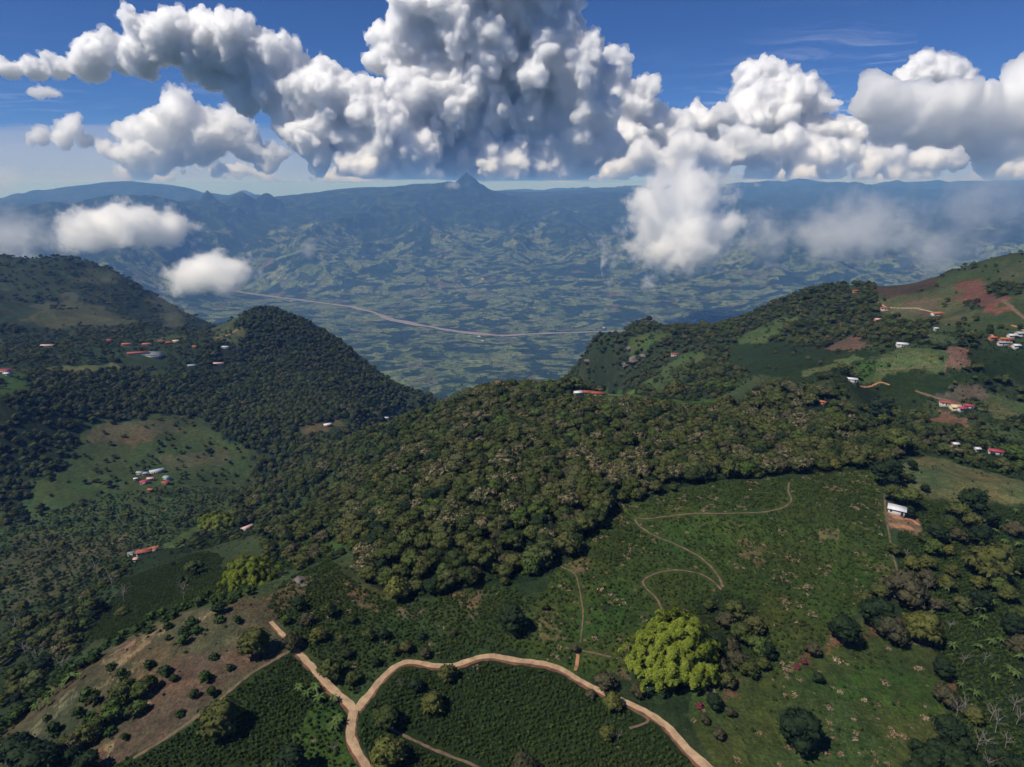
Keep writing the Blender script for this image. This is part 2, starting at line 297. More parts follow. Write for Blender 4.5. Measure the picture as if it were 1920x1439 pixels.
paint("1735 788;1760 768;1818 785;1818 806;1770 800", (.13, .075, .048), 0); paint("1770 722;1850 725;1860 755;1790 758;1755 745", (.085, .07, .05), .06)
paint("1850 750;1925 745;1925 795;1860 780", (.055, .072, .026), .04); paint("1820 655;1925 660;1925 720;1830 700", COF, .1); paint("1840 790;1925 800;1925 860;1850 840", (.045, .06, .022), .18)
paint("1130 738;1180 728;1210 745;1260 752;1370 748;1375 768;1290 776;1215 756;1135 762", (.045, .085, .016), 0)
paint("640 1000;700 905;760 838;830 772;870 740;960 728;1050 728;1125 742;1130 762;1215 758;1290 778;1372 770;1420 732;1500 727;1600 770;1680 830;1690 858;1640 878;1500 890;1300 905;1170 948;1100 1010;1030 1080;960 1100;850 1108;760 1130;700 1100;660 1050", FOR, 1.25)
paint("1680 762;1730 790;1820 815;1925 870;1925 902;1800 868;1735 850;1690 858;1640 800", (.018, .028, .010), .7)
paint("1300 1130;1360 1110;1420 1130;1440 1180;1450 1250;1380 1262;1350 1250", (.016, .028, .010), 0, .4)
# small-scale mottling, held on the ground itself
mot = noise2(X[:, :NR], Y[:, :NR], 9, 31, 3); mot2 = noise2(X[:, :NR], Y[:, :NR], 48, 32, 4)
ALB[:, :NR] *= (1 + .16 * mot + .30 * mot2)[..., None]; ALB[:, :NR, 0] *= 1 + .30 * np.clip(noise2(X[:, :NR], Y[:, :NR], 30, 33, 3), -1, 1.5)
ALB = np.clip(ALB, .003, .6)
# far country: hill woods against fields, woods also standing in for cloud shadow on the range
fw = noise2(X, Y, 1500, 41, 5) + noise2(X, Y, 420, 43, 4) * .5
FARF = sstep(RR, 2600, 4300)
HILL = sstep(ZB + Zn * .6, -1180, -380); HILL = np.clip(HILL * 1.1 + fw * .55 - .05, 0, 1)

na, nl = len(AZ), len(LR); idx = np.arange(na * nl).reshape(na, nl)
quads = np.stack([idx[:-1, :-1], idx[1:, :-1], idx[1:, 1:], idx[:-1, 1:]], -1).reshape(-1, 4)
def col_attr(me, name, arr):
    a = me.color_attributes.new(name, 'FLOAT_COLOR', 'POINT'); a.data.foreach_set('color', np.ascontiguousarray(arr, np.float32).ravel())
terr = mesh_np('terrain', np.stack([X, Y, ZABS], -1).reshape(-1, 3), quads, None, True)
col_attr(terr, 'cover', np.concatenate([ALB, np.ones((na, nl, 1))], -1))
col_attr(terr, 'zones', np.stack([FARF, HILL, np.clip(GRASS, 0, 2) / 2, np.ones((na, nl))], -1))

class NT:
    """small helper for node materials"""
    def __init__(s, name):
        s.m = bpy.data.materials.new(name); s.m.use_nodes = True; s.t = s.m.node_tree; s.p = s.t.nodes['Principled BSDF']
        s.p.inputs['Roughness'].default_value = .95; s.p.inputs['Specular IOR Level'].default_value = .12
    def n(s, typ, **k):
        nd = s.t.nodes.new('ShaderNode' + typ)
        for a, b in k.items():
            if a.startswith('i_'): nd.inputs[a[2:].replace('_', ' ')].default_value = b
            else: setattr(nd, a, b)
        return nd
    def l(s, a, b): s.t.links.new(a, b)
    def val(s, inp, v):
        if hasattr(v, 'node'): s.l(v, inp)
        else: inp.default_value = v
    def math(s, op, a, b=0., c=None):
        nd = s.n('Math', operation=op); s.val(nd.inputs[0], a); s.val(nd.inputs[1], b)
        if c is not None: s.val(nd.inputs[2], c)
        return nd.outputs[0]
    def mix(s, f, a, b, mode='MIX'):
        nd = s.n('Mix', data_type='RGBA', blend_type=mode); s.val(nd.inputs[0], f)
        for i, v in ((6, a), (7, b)): s.val(nd.inputs[i], v if hasattr(v, 'node') else (*v, 1))
        return nd.outputs[2]
    def ramp(s, f, pts):
        nd = s.n('ValToRGB'); cr = nd.color_ramp
        while len(cr.elements) < len(pts): cr.elements.new(.5)
        for e, (p, c) in zip(cr.elements, pts): e.position = p; e.color = (*c, 1) if len(c) == 3 else c
        s.l(f, nd.inputs[0]); return nd.outputs[0]
    def noise(s, vec, scale, detail=3., rough=.55):
        nd = s.n('TexNoise'); nd.inputs['Scale'].default_value = scale; nd.inputs['Detail'].default_value = detail; nd.inputs['Roughness'].default_value = rough
        s.l(vec, nd.inputs['Vector']); return nd.outputs['Fac']
    def sm(s, v, a, b):
        nd = s.n('MapRange', interpolation_type='SMOOTHSTEP'); s.val(nd.inputs[0], v); nd.inputs[1].default_value = a; nd.inputs[2].default_value = b
        return nd.outputs[0]
    def bump(s, h, dist, strength=1.):
        nd = s.n('Bump'); nd.inputs['Distance'].default_value = dist; nd.inputs['Strength'].default_value = strength
        s.l(h, nd.inputs['Height']); s.l(nd.outputs[0], s.p.inputs['Normal'])
g = NT('ground'); pos = g.n('NewGeometry').outputs['Position']
cov = g.n('VertexColor', layer_name='cover').outputs[0]; zn = g.n('SeparateColor'); g.l(g.n('VertexColor', layer_name='zones').outputs[0], zn.inputs[0])
zf, zh, zg = zn.outputs[0], zn.outputs[1], zn.outputs[2]
# near ground: tussocks, stones and dead stalks as fine grain
n1 = g.noise(pos, .9, 4, .65); n2 = g.noise(pos, .22, 4, .6)
nearc = g.mix(1., cov, g.ramp(n1, [(.25, (.45, .45, .45)), (.5, (1, 1, 1)), (.75, (1.7, 1.6, 1.5))]), 'MULTIPLY')
nearc = g.mix(1., nearc, g.ramp(n2, [(.3, (.6, .65, .6)), (.5, (1, 1, 1)), (.7, (1.4, 1.35, 1.25))]), 'MULTIPLY')
dead = g.math('MULTIPLY', g.sm(g.noise(pos, 1.1, 3, .7), .60, .68), g.sm(g.noise(pos, .05, 3, .6), .46, .62))
nearc = g.mix(g.math('MULTIPLY', dead, g.math('MULTIPLY', zg, 1.2)), nearc, (.17, .115, .07))
# far country: irregular fields with hedges, tree clumps, bare plots
mp = g.n('VectorMath', operation='MULTIPLY'); g.l(pos, mp.inputs[0]); mp.inputs[1].default_value = (.72, 1, 0)
wn = g.n('TexNoise'); wn.inputs['Scale'].default_value = .0035; wn.inputs['Detail'].default_value = 3; g.l(mp.outputs[0], wn.inputs['Vector'])
wv_ = g.n('VectorMath', operation='MULTIPLY_ADD'); g.l(wn.outputs['Color'], wv_.inputs[0]); wv_.inputs[1].default_value = (420, 420, 0); g.l(mp.outputs[0], wv_.inputs[2])
def vor(scale, feat):
    v = g.n('TexVoronoi', feature=feat, voronoi_dimensions='2D'); v.inputs['Scale'].default_value = scale; g.l(wv_.outputs[0], v.inputs['Vector']); return v
v1 = vor(.0062, 'F1'); e1 = vor(.0062, 'DISTANCE_TO_EDGE'); v2 = vor(.013, 'F1'); e2 = vor(.013, 'DISTANCE_TO_EDGE')
pick = g.sm(g.noise(pos, .0011, 4, .6), .47, .53)
cell = g.n('SeparateColor'); g.l(g.mix(pick, v1.outputs['Color'], v2.outputs['Color']), cell.inputs[0])
fcol = g.ramp(cell.outputs[0], [(0., (.012, .024, .010)), (.34, (.014, .030, .011)), (.38, (.075, .102, .036)), (.6, (.11, .135, .048)), (.8, (.135, .158, .058)), (.95, (.085, .085, .045)), (.985, (.10, .08, .05))])
fcol = g.mix(1., fcol, g.ramp(g.noise(pos, .012, 3), [(.3, (.6, .6, .6)), (.7, (1.3, 1.3, 1.3))]), 'MULTIPLY')
clump = g.math('MAXIMUM', g.sm(g.noise(pos, .026, 4, .75), .54, .60), g.sm(g.noise(pos, .0035, 6, .7), .52, .59))
hd = g.math('ADD', g.math('MULTIPLY', e1.outputs['Distance'], g.math('SUBTRACT', 1., pick)), g.math('MULTIPLY', e2.outputs['Distance'], pick))
hedge = g.math('MULTIPLY', g.math('SUBTRACT', 1., g.sm(hd, .02, .075)), g.sm(g.noise(pos, .006, 3), .36, .50))
fcol = g.mix(g.math('MAXIMUM', hedge, clump), fcol, (.010, .022, .009))
hcol = g.mix(g.math('MULTIPLY', g.sm(g.noise(pos, .006, 5, .65), .50, .58), .8), (.010, .021, .010), (.040, .058, .024))  # wood colour kept dark, cloud shade on the high range painted in
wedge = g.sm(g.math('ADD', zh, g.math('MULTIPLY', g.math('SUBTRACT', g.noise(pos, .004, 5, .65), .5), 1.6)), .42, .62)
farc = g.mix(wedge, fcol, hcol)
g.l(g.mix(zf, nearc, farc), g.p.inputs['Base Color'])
hgt = g.math('ADD', g.math('MULTIPLY', g.math('SUBTRACT', 1., zf), g.math('MULTIPLY', n1, .9)), g.math('MULTIPLY', zf, g.math('MULTIPLY', g.noise(pos, .03, 4, .7), 22.)))
g.bump(hgt, 1.0)
terr.materials.append(g.m); terrain = tag(link(bpy.data.objects.new('terrain', terr)), kind='structure')

hb = bmesh.new(); bmesh.ops.create_cube(hb, size=1.0)
HZ0, HAZE_TOP = float(ZABS.min()) - 1.5, CAMZ + 330
for v in hb.verts: v.co = (v.co.x * 140000, v.co.y * 66000 + 30500, HZ0 if v.co.z < 0 else HAZE_TOP)
hm = bpy.data.meshes.new('haze'); hb.to_mesh(hm); hb.free()
M_H = bpy.data.materials.new('haze'); M_H.use_nodes = True; n = M_H.node_tree; n.nodes.clear()
ho = n.nodes.new('ShaderNodeOutputMaterial'); hv = n.nodes.new('ShaderNodeVolumePrincipled'); n.links.new(hv.outputs[0], ho.inputs['Volume'])
hv.inputs['Density Attribute'].default_value = ''; hv.inputs['Color'].default_value = (.20, .44, 1.0, 1); hv.inputs['Density'].default_value = 5.4e-5
hv.inputs['Absorption Color'].default_value = (1, 1, 1, 1); hv.inputs['Anisotropy'].default_value = 0.0; hm.materials.append(M_H)
tag(link(bpy.data.objects.new('haze', hm)), kind='stuff')
# ------------------------------------------------------------------ plants
def leaf_mat(name, pts, top=None, scale=.35):
    g = NT(name); oi = g.n('ObjectInfo'); tc = g.n('TexCoord').outputs['Object']
    base = g.ramp(oi.outputs['Random'], pts)
    n = g.noise(tc, scale * 3, 3, .6)
    base = g.mix(1., base, g.ramp(n, [(.3, (.55, .6, .5)), (.5, (1, 1, 1)), (.72, (1.55, 1.45, 1.2))]), 'MULTIPLY')
    if top:
        z = g.n('SeparateXYZ'); g.l(tc, z.inputs[0])
        f = g.math('MULTIPLY', g.sm(z.outputs[2], top[0], top[1]), g.sm(g.noise(tc, .55, 2), .46, .56)); base = g.mix(f, base, top[2])
    g.l(base, g.p.inputs['Base Color']); g.p.inputs['Roughness'].default_value = .8
    return g.m
GREENS = [(0, (.023, .033, .009)), (.3, (.036, .049, .012)), (.55, (.052, .062, .017)), (.75, (.064, .066, .022)), (.88, (.048, .078, .015)), (1, (.070, .062, .034))]
ML = {'tree': leaf_mat('broadleaf', GREENS),
      'flower': leaf_mat('flowering', [(0, (.030, .042, .016)), (1, (.045, .055, .020))], (4.5, 7.0, (.19, .145, .085))),
      'dark': leaf_mat('dark leaves', [(0, (.010, .019, .008)), (1, (.018, .032, .011))]),
      'purple': leaf_mat('brownish leaves', [(0, (.040, .040, .020)), (1, (.060, .054, .030))]),
      'olive': leaf_mat('olive leaves', [(0, (.055, .060, .016)), (1, (.085, .090, .022))]),
      'crop': leaf_mat('crop leaves', [(0, (.028, .045, .010)), (.5, (.038, .059, .013)), (.9, (.050, .076, .017)), (1, (.072, .098, .023))]),
      'bush': leaf_mat('bush leaves', [(0, (.020, .036, .010)), (.6, (.028, .052, .013)), (1, (.045, .075, .017))]),
      'banana': leaf_mat('banana leaves', [(0, (.05, .085, .022)), (1, (.085, .12, .035))]),
      'bamboo': leaf_mat('bamboo leaves', [(0, (.115, .150, .016)), (1, (.155, .190, .024))]),
      'straw': leaf_mat('dead stalks', [(0, (.17, .12, .075)), (.6, (.22, .15, .105)), (1, (.26, .20, .15))])}
def plain(name, col, rough=.9, var=.25, sc=.8):
    g = NT(name); tc = g.n('TexCoord').outputs['Object']; n = g.noise(tc, sc, 4, .6); lo = tuple(c * (1 - var) for c in col); hi = tuple(min(1, c * (1 + var)) for c in col)
    g.l(g.ramp(n, [(.3, lo), (.7, hi)]), g.p.inputs['Base Color']); g.p.inputs['Roughness'].default_value = rough; return g.m
M_BARK = plain('bark', (.10, .085, .065)); M_PALE = plain('pale bark', (.23, .205, .18))
def tube(path, rad, k=5):
    path = np.asarray(path, float); rad = np.asarray(rad, float); V = []; Fa = []
    t = np.gradient(path, axis=0); t /= np.linalg.norm(t, axis=1)[:, None] + 1e-9
    for p, d, r in zip(path, t, rad):
        a = np.cross(d, (0.31, .2, 1) if abs(d[2]) < .9 else (1, .1, 0)); a /= np.linalg.norm(a); b = np.cross(d, a)
        for j in range(k): th = 2 * math.pi * j / k; V.append(p + r * (a * math.cos(th) + b * math.sin(th)))
    for i in range(len(path) - 1):
        for j in range(k): Fa.append((i * k + j, i * k + (j + 1) % k, (i + 1) * k + (j + 1) % k, (i + 1) * k + j))
    return np.array(V), np.array(Fa)
def join(parts):
    V = []; Fa = []; k = 0
    for v, f in parts: V.append(v); Fa.append(np.asarray(f) + k); k += len(v)
    return np.concatenate(V), np.concatenate(Fa)
def tri2quad(f): return np.concatenate([f, f[:, 2:3]], 1)
def cards(C0, N0, size, r_, droop=0.):
    """small leaf sprays: a folded quad at each point"""
    n = len(C0); a = r_.normal(size=(n, 3)); a -= (a * N0).sum(1)[:, None] * N0 * .8; a /= np.linalg.norm(a, axis=1)[:, None]
    b = np.cross(N0, a); b /= np.linalg.norm(b, axis=1)[:, None] + 1e-9; s = (size * r_.uniform(.6, 1.3, n))[:, None]
    up = np.array([0, 0, 1.]) * droop
    V = np.stack([C0 - a * s, C0 - b * s * .5 + N0 * s * .15, C0 + a * s - up * s, C0 + b * s * .5 + N0 * s * .15], 1).reshape(-1, 3)
    return V, np.arange(n * 4).reshape(n, 4)
def crown(seed, R, H, z0, lumps, ncards, cs, spread=.62, flat=1.):
    """lumpy crown: rough foliage masses through the volume, each shaggy with leaf sprays"""
    r_ = np.random.default_rng(seed); parts = []; iv, if_ = ico(2); cc = []; nn = []
    for i in range(lumps):
        th = i * 2.4 + r_.uniform(-.5, .5); q = math.sqrt((i + .3) / lumps); rr = R * spread * q
        c = np.array([rr * math.cos(th), rr * math.sin(th), z0 + H * (.30 + .42 * (1 - q * q) + r_.uniform(-.12, .14))])
        s = R * r_.uniform(.30, .46); sc = np.array([s, s, s * r_.uniform(.55, .8) * flat])
        dsp = 1 + .42 * noise3(iv * 1.7 + seed * 3.1 + i * 5.7) + .34 * noise3(iv * 4.1 + i * 2.3)
        V = iv * dsp[:, None] * sc + c; parts.append((V, tri2quad(if_)))
        k = r_.choice(len(iv), min(len(iv), int(ncards / lumps)), replace=False); k = k[iv[k, 2] > -.45]
        cc.append(V[k] + iv[k] * s * r_.uniform(0, .22, len(k))[:, None]); nn.append(iv[k] + r_.normal(size=(len(k), 3)) * .55)
    cc = np.concatenate(cc); nn = np.concatenate(nn); nn /= np.linalg.norm(nn, axis=1)[:, None]
    parts.append(cards(cc, nn, cs, r_, .3)); return join(parts)
def trunk(seed, h, r, limbs=4, reach=2.2):
    r_ = np.random.default_rng(seed + 50); bend = r_.normal(size=2) * .25
    P = [np.array([bend[0] * t * t, bend[1] * t * t, t * h - .6 * (t == 0)]) for t in np.linspace(0, 1, 5)]
    parts = [tube(P, np.linspace(r, r * .5, 5), 6)]
    for i in range(limbs):
        th = i * 6.28 / limbs + r_.uniform(-.4, .4); s = P[3 if i % 2 else 4]
        parts.append(tube([s, s + np.array([math.cos(th) * reach * .5, math.sin(th) * reach * .5, h * .18]), s + np.array([math.cos(th) * reach, math.sin(th) * reach, h * .3])], [r * .45, r * .3, r * .12], 5))
    return join(parts)
def mk(name, VF, mat, smooth=False): return mesh_np(name, VF[0], VF[1], mat, smooth)
KINDS = {}
def kind(key, crownVF, mat, trunkVF, bark=None):
    KINDS[key] = (mk(key + ' crown', crownVF, ML[mat]), mk(key + ' trunk', trunkVF, bark or M_BARK) if trunkVF else None)
for i in range(5): kind('tree%d' % i, crown(i, 4.6 + .4 * (i % 3), 5.5 + i % 2, 2.4 + .4 * (i % 3), 12 + i, 1150, .62), 'tree', trunk(i, 5.2, .28))
for i in range(2): kind('flower%d' % i, crown(20 + i, 5.0, 5.5, 2.6, 14, 1200, .68, .66, .75), 'flower', trunk(20 + i, 5.2, .3))
kind('dark0', crown(30, 4.4, 7.5, 1.6, 16, 1200, .52, .55), 'dark', trunk(30, 4.5, .3)); kind('purple0', crown(31, 4.6, 5, 2.0, 13, 1150, .58), 'purple', trunk(31, 4.6, .25))
kind('olive0', crown(32, 4.6, 6.5, 1.6, 15, 1200, .62, .58), 'olive', trunk(32, 4.2, .25)); kind('tall0', crown(33, 3.2, 9.0, 2.0, 14, 1000, .5, .5, 1.3), 'tree', trunk(33, 7, .25))
kind('bush0', crown(34, 1.6, 2.0, .1, 7, 240, .35, .6), 'bush', None); kind('bush1', crown(35, 1.5, 2.2, .1, 6, 240, .3, .5), 'bush', None)
SHRUB = [mk('crop bush a', crown(40, .62, 1.2, .0, 3, 70, .24, .5), ML['crop']), mk('crop bush b', crown(41, .55, 1.1, .0, 3, 70, .22, .45), ML['crop'])]
def straw(seed):
    r_ = np.random.default_rng(seed); n = 34; c = r_.normal(size=(n, 3)) * (.5, .5, .12) + (0, 0, .25); N = r_.normal(size=(n, 3)) * .5 + (0, 0, .8); N /= np.linalg.norm(N, axis=1)[:, None]
    return cards(c, N, .34, r_, .1)
STRAW = mk('straw', straw(5), ML['straw'])
def banana(seed):
    r_ = np.random.default_rng(seed); parts = [tube([(0, 0, -.3), (.05, 0, 1.2), (.1, .05, 2.4)], [.16, .13, .08], 6)]
    for i in range(9):
        th = i * 2.4 + r_.uniform(-.3, .3); L = r_.uniform(2.0, 2.9); el = r_.uniform(.35, 1.15); V = []; d = np.array([math.cos(th), math.sin(th), 0]); s = np.array([-d[1], d[0], 0])
        for t in np.linspace(0, 1, 6):
            p = np.array([.1, .05, 2.3]) + d * L * math.cos(el * (1 - .2 * t)) * t + np.array([0, 0, L * (math.sin(el) * t - .75 * t * t)])
            wd = .30 * math.sin(math.pi * min(.97, t * .9 + .08)); V += [p - s * wd - (0, 0, .07), p, p + s * wd - (0, 0, .07)]
        Fa = []
        for k in range(5): Fa += [(k * 3, k * 3 + 1, k * 3 + 4, k * 3 + 3), (k * 3 + 1, k * 3 + 2, k * 3 + 5, k * 3 + 4)]
        parts.append((np.array(V), np.array(Fa)))
    return parts
def bare(seed, h=7., n=9, spread=2.4):
    r_ = np.random.default_rng(seed); lean = r_.normal(size=2) * .35; P = [np.array([lean[0] * t, lean[1] * t, h * .62 * t - .5 * (t == 0)]) for t in np.linspace(0, 1, 4)]
    parts = [tube(P, [.15, .12, .10, .08], 5)]
    for i in range(n):
        th = i * 2.4 + r_.uniform(-.4, .4); s = P[3] if i % 3 else P[2]; L = spread * r_.uniform(.7, 1.1)
        e = s + np.array([math.cos(th) * L, math.sin(th) * L, h * .38 * r_.uniform(.6, 1.1)]); m = (s + e) / 2 + r_.normal(size=3) * .15
        parts.append(tube([s, m, e], [.07, .05, .025], 4))
        for k in range(4):
            b = m + (e - m) * r_.uniform(.1, 1); u = (e - s) / np.linalg.norm(e - s) + r_.normal(size=3) * .6; parts.append(tube([b, b + u * L * .42], [.035, .015], 3))
    return join(parts)
BARE = [mk('bare branches', bare(60 + i, 6.5 + i, 9 + i), M_PALE) for i in range(3)]

_used = {}
def thing(name, loc, label, cat, group=None, rz=0., sc=1.):
    o = link(bpy.data.objects.new(name, None)); o.location = loc; o.rotation_euler = (0, 0, rz); o.scale = (sc,) * 3 if np.isscalar(sc) else sc
    o.empty_display_size = .5; return tag(o, label, cat, group)
def part(name, me, parent, loc=(0, 0, 0)):
    o = bpy.data.objects.new(name, me); link(o, parent); o.location = loc; return o
def Gz(x, y): return float(hz(np.array([x]), np.array([y]))[0])
def plant(kindkey, p, label, sc=1., group=None, name='tree', cat='tree', rz=None):
    cr, tr = KINDS[kindkey]; rz = rng.uniform(0, 6.28) if rz is None else rz
    if tr is None:
        o = link(bpy.data.objects.new(name, cr)); o.location = (p[0], p[1], Gz(p[0], p[1]) - .1); o.rotation_euler = (0, 0, rz); o.scale = (sc,) * 3 if np.isscalar(sc) else sc
        return tag(o, label, cat, group)
    t = thing(name, (p[0], p[1], Gz(p[0], p[1]) - .2), label, cat, group, rz, sc); t.rotation_euler = (0, 0, rz)
    part('crown', cr, t); part('trunk', tr, t); return t
def scatter(name, meshes, P, scl, rot, pid, label=None):
    """ONE object: real points, each carrying an instance of one of the meshes"""
    m = bpy.data.meshes.new(name); m.vertices.add(len(P)); m.vertices.foreach_set('co', np.asarray(P, np.float32).ravel())
    a = m.attributes.new('sc', 'FLOAT', 'POINT'); a.data.foreach_set('value', np.asarray(scl, np.float32))
    a = m.attributes.new('rz', 'FLOAT', 'POINT'); a.data.foreach_set('value', np.asarray(rot, np.float32))
    a = m.attributes.new('pid', 'INT', 'POINT'); a.data.foreach_set('value', np.asarray(pid, np.int32))
    o = link(bpy.data.objects.new(name, m)); ng = bpy.data.node_groups.new(name, 'GeometryNodeTree')
    ng.interface.new_socket('Geometry', in_out='INPUT', socket_type='NodeSocketGeometry'); ng.interface.new_socket('Geometry', in_out='OUTPUT', socket_type='NodeSocketGeometry')
    N = ng.nodes; gi = N.new('NodeGroupInput'); go = N.new('NodeGroupOutput'); j = N.new('GeometryNodeJoinGeometry')
    def at_(nm, ty): q = N.new('GeometryNodeInputNamedAttribute'); q.data_type = ty; q.inputs[0].default_value = nm; return q.outputs[0]
    cx = N.new('ShaderNodeCombineXYZ'); ng.links.new(at_('rz', 'FLOAT'), cx.inputs[2])
    for i, src in enumerate(meshes):
        ip = N.new('GeometryNodeInstanceOnPoints'); oi = N.new('GeometryNodeObjectInfo'); oi.inputs[0].default_value = src
        cp = N.new('FunctionNodeCompare'); cp.data_type = 'INT'; cp.operation = 'EQUAL'
        ia = [s for s in cp.inputs if s.type == 'INT']; ng.links.new(at_('pid', 'INT'), ia[0]); ia[1].default_value = i
        ng.links.new(gi.outputs[0], ip.inputs['Points']); ng.links.new(cp.outputs[0], ip.inputs['Selection']); ng.links.new(oi.outputs['Geometry'], ip.inputs['Instance'])
        ng.links.new(cx.outputs[0], ip.inputs['Rotation']); ng.links.new(at_('sc', 'FLOAT'), ip.inputs['Scale']); ng.links.new(ip.outputs[0], j.inputs[0])
    ng.links.new(j.outputs[0], go.inputs[0]); md = o.modifiers.new('scatter', 'NODES'); md.node_group = ng
    return tag(o, kind='stuff')
def samp(G, x, y): return bil(G, AZ, LR, np.arctan2(x, y), np.log(np.maximum(np.hypot(x, y), 26)))
def jitter(x0, x1, y0, y1, s, seed, j=.5):
    r_ = np.random.default_rng(seed); gx, gy = np.meshgrid(np.arange(x0, x1, s), np.arange(y0, y1, s)); n = gx.size
    return gx.ravel() + r_.uniform(-j, j, n) * s, gy.ravel() + r_.uniform(-j, j, n) * s, r_
def seen(x, y, mar=60):
    px, py, dep = proj(np.stack([x, y, hz(x, y) + 4], 1)); return (dep > 50) & (px > -mar * 3) & (px < 1920 + mar * 3) & (py < 1439 + mar * 2.5)
_hr = np.exp(np.linspace(math.log(80), math.log(3400), 260))
def visible(x, y, up=7.):
    """line-of-sight test, to drop what the place hides behind its hills"""
    a = np.arctan2(x, y); r = np.hypot(x, y); z = hz(x, y) + up; ok = np.ones(len(x), bool)
    for t in np.linspace(.25, .985, 60):
        zz = bil(ZABS, AZ, LR, a, np.log(np.maximum(r * t, 26))); ok &= zz < CAMZ + (z - CAMZ) * t + 2
    return ok
# ------------------------------------------------------------------ roads, paths, river
def keep_off(Q, half):
    x, y = X[:, :NR], Y[:, :NR]
    a = np.arctan2(Q[:, 0], Q[:, 1]); l = np.log(np.hypot(Q[:, 0], Q[:, 1])); ok = (l < math.log(500))
    if not ok.any(): return
    m = (np.abs(AZ - a[ok].mean()) < (np.ptp(a[ok]) / 2 + .05))[:, None] & ((LR[:NR] > l[ok].min() - .06) & (LR[:NR] < l[ok].max() + .06))[None]
    k = np.nonzero(m); d = np.full(len(k[0]), 1e9)
    for q, h in zip(Q[ok][::2], half[ok][::2]): d = np.minimum(d, np.hypot(x[k] - q[0], y[k] - q[1]) - h)
    kk = (k[0][d < .5], k[1][d < .5]); CROP[kk] = -.6; GRASS[kk] = 0; WOOD[kk] = 0; NOPL[kk] = 1
NOPL = np.zeros((len(AZ), len(LR)))
def smooth_line(P, step):
    P = np.asarray(P, float); d = np.append(0, np.cumsum(np.hypot(*np.diff(P[:, :2], axis=0).T))); n = max(4, int(d[-1] / step)); t = np.linspace(0, d[-1], n)
    Q = np.stack([np.interp(t, d, P[:, k]) for k in range(2)], 1)
    for _ in range(int(6 / step * 2) + 2): Q[1:-1] = (Q[:-2] + 2 * Q[1:-1] + Q[2:]) / 4
    return Q
def ribbon(name, Q, wd, mat, lift=.12, m=5, rag=.18, side=0., seed=0, zfix=None, kindv='structure', label=None, cat=None):
    t = np.gradient(Q, axis=0); t /= np.linalg.norm(t, axis=1)[:, None] + 1e-9; nn = np.stack([-t[:, 1], t[:, 0]], 1); V = []
    w_ = (np.full(len(Q), wd) if np.isscalar(wd) else np.interp(np.linspace(0, 1, len(Q)), np.linspace(0, 1, len(wd)), wd))
    r1 = 1 + rag * noise2(Q[:, 0], Q[:, 1], 4 if zfix is None else 250, 101 + seed, 3); r2 = 1 + rag * noise2(Q[:, 0], Q[:, 1], 4 if zfix is None else 250, 151 + seed, 3)
    for j in range(m):
        u = (j / (m - 1) - .5); P = Q + nn * (u * w_ * np.where(u > 0, r1, r2) + side)[:, None]
        z = hz(P[:, 0], P[:, 1]) + lift + (.10 * w_ ** .5 * (1 - (2 * u) ** 2) * .2) if zfix is None else np.full(len(P), zfix)
        V.append(np.column_stack([P, z]))
    V = np.stack(V, 1).reshape(-1, 3); i = np.arange(len(Q) - 1)[:, None] * m + np.arange(m - 1)[None]
    Fa = np.stack([i, i + 1, i + m + 1, i + m], -1).reshape(-1, 4); o = link(bpy.data.objects.new(name, mesh_np(name, V, Fa, mat, True)))
    if zfix is None: keep_off(Q, w_ / 2 + .9)
    if V[:, 2].std() >= 0:
        o.data.update()
        if np.mean([p.normal.z for p in o.data.polygons[:20]]) < 0: o.data.flip_normals()
    return tag(o, label, cat, kind=kindv)
ROADPTS = []
def path(name, s, wd, mat, **k): return ribbon(name, smooth_line([ground(*c)[:2] for c in pl(s)], .8 if wd > 1.3 else .7), wd, mat, **k)
def dirt(name, col, col2):
    g = NT(name); pos = g.n('NewGeometry').outputs['Position']; n = g.noise(pos, .35, 5, .65)
    c = g.ramp(n, [(.3, col2), (.55, col), (.75, tuple(min(1, v * 1.25) for v in col))]); g.l(c, g.p.inputs['Base Color']); g.bump(g.noise(pos, 2., 3), .15); return g.m
M_ROAD = dirt('pale dirt', (.36, .25, .15), (.22, .145, .09)); M_BANK = dirt('red bank', (.15, .065, .042), (.06, .035, .024)); M_PATH = dirt('path earth', (.14, .095, .064), (.06, .048, .03)); M_OR = dirt('orange earth', (.34, .17, .09), (.18, .10, .06))
T1 = "508 1166;520 1180;540 1200;558 1222;590 1256;620 1290;650 1318;668 1331;658 1352;655 1382;668 1408;692 1445;700 1460"
T2 = "668 1331;690 1305;720 1268;745 1246;770 1239;810 1249;850 1251;880 1239;905 1230;925 1229;960 1238;1010 1243;1050 1252;1080 1272;1120 1295;1160 1311;1200 1328;1240 1353;1265 1375;1285 1405;1320 1432;1345 1455"
for i, (s, wd) in enumerate(((T1, (2.0, 3.2, 3.8, 4.2, 4.6, 4.2, 3.8)), (T2, (4.4, 3.6, 3.4, 3.2, 3.4, 3.2, 3.0, 3.2, 3.8, 4.2)))):
    Q = smooth_line([ground(*c)[:2] for c in pl(s)], .8); dv = Q / np.linalg.norm(Q, axis=1)[:, None]
    ribbon('road_bank', Q - dv * .75, np.array(wd) * .66 + .5, M_BANK, .07, 5, .45, 0, i); ribbon('road', Q, np.array(wd) * .64, M_ROAD, .15 + .02 * i, 6, .30, 0, i + 5)
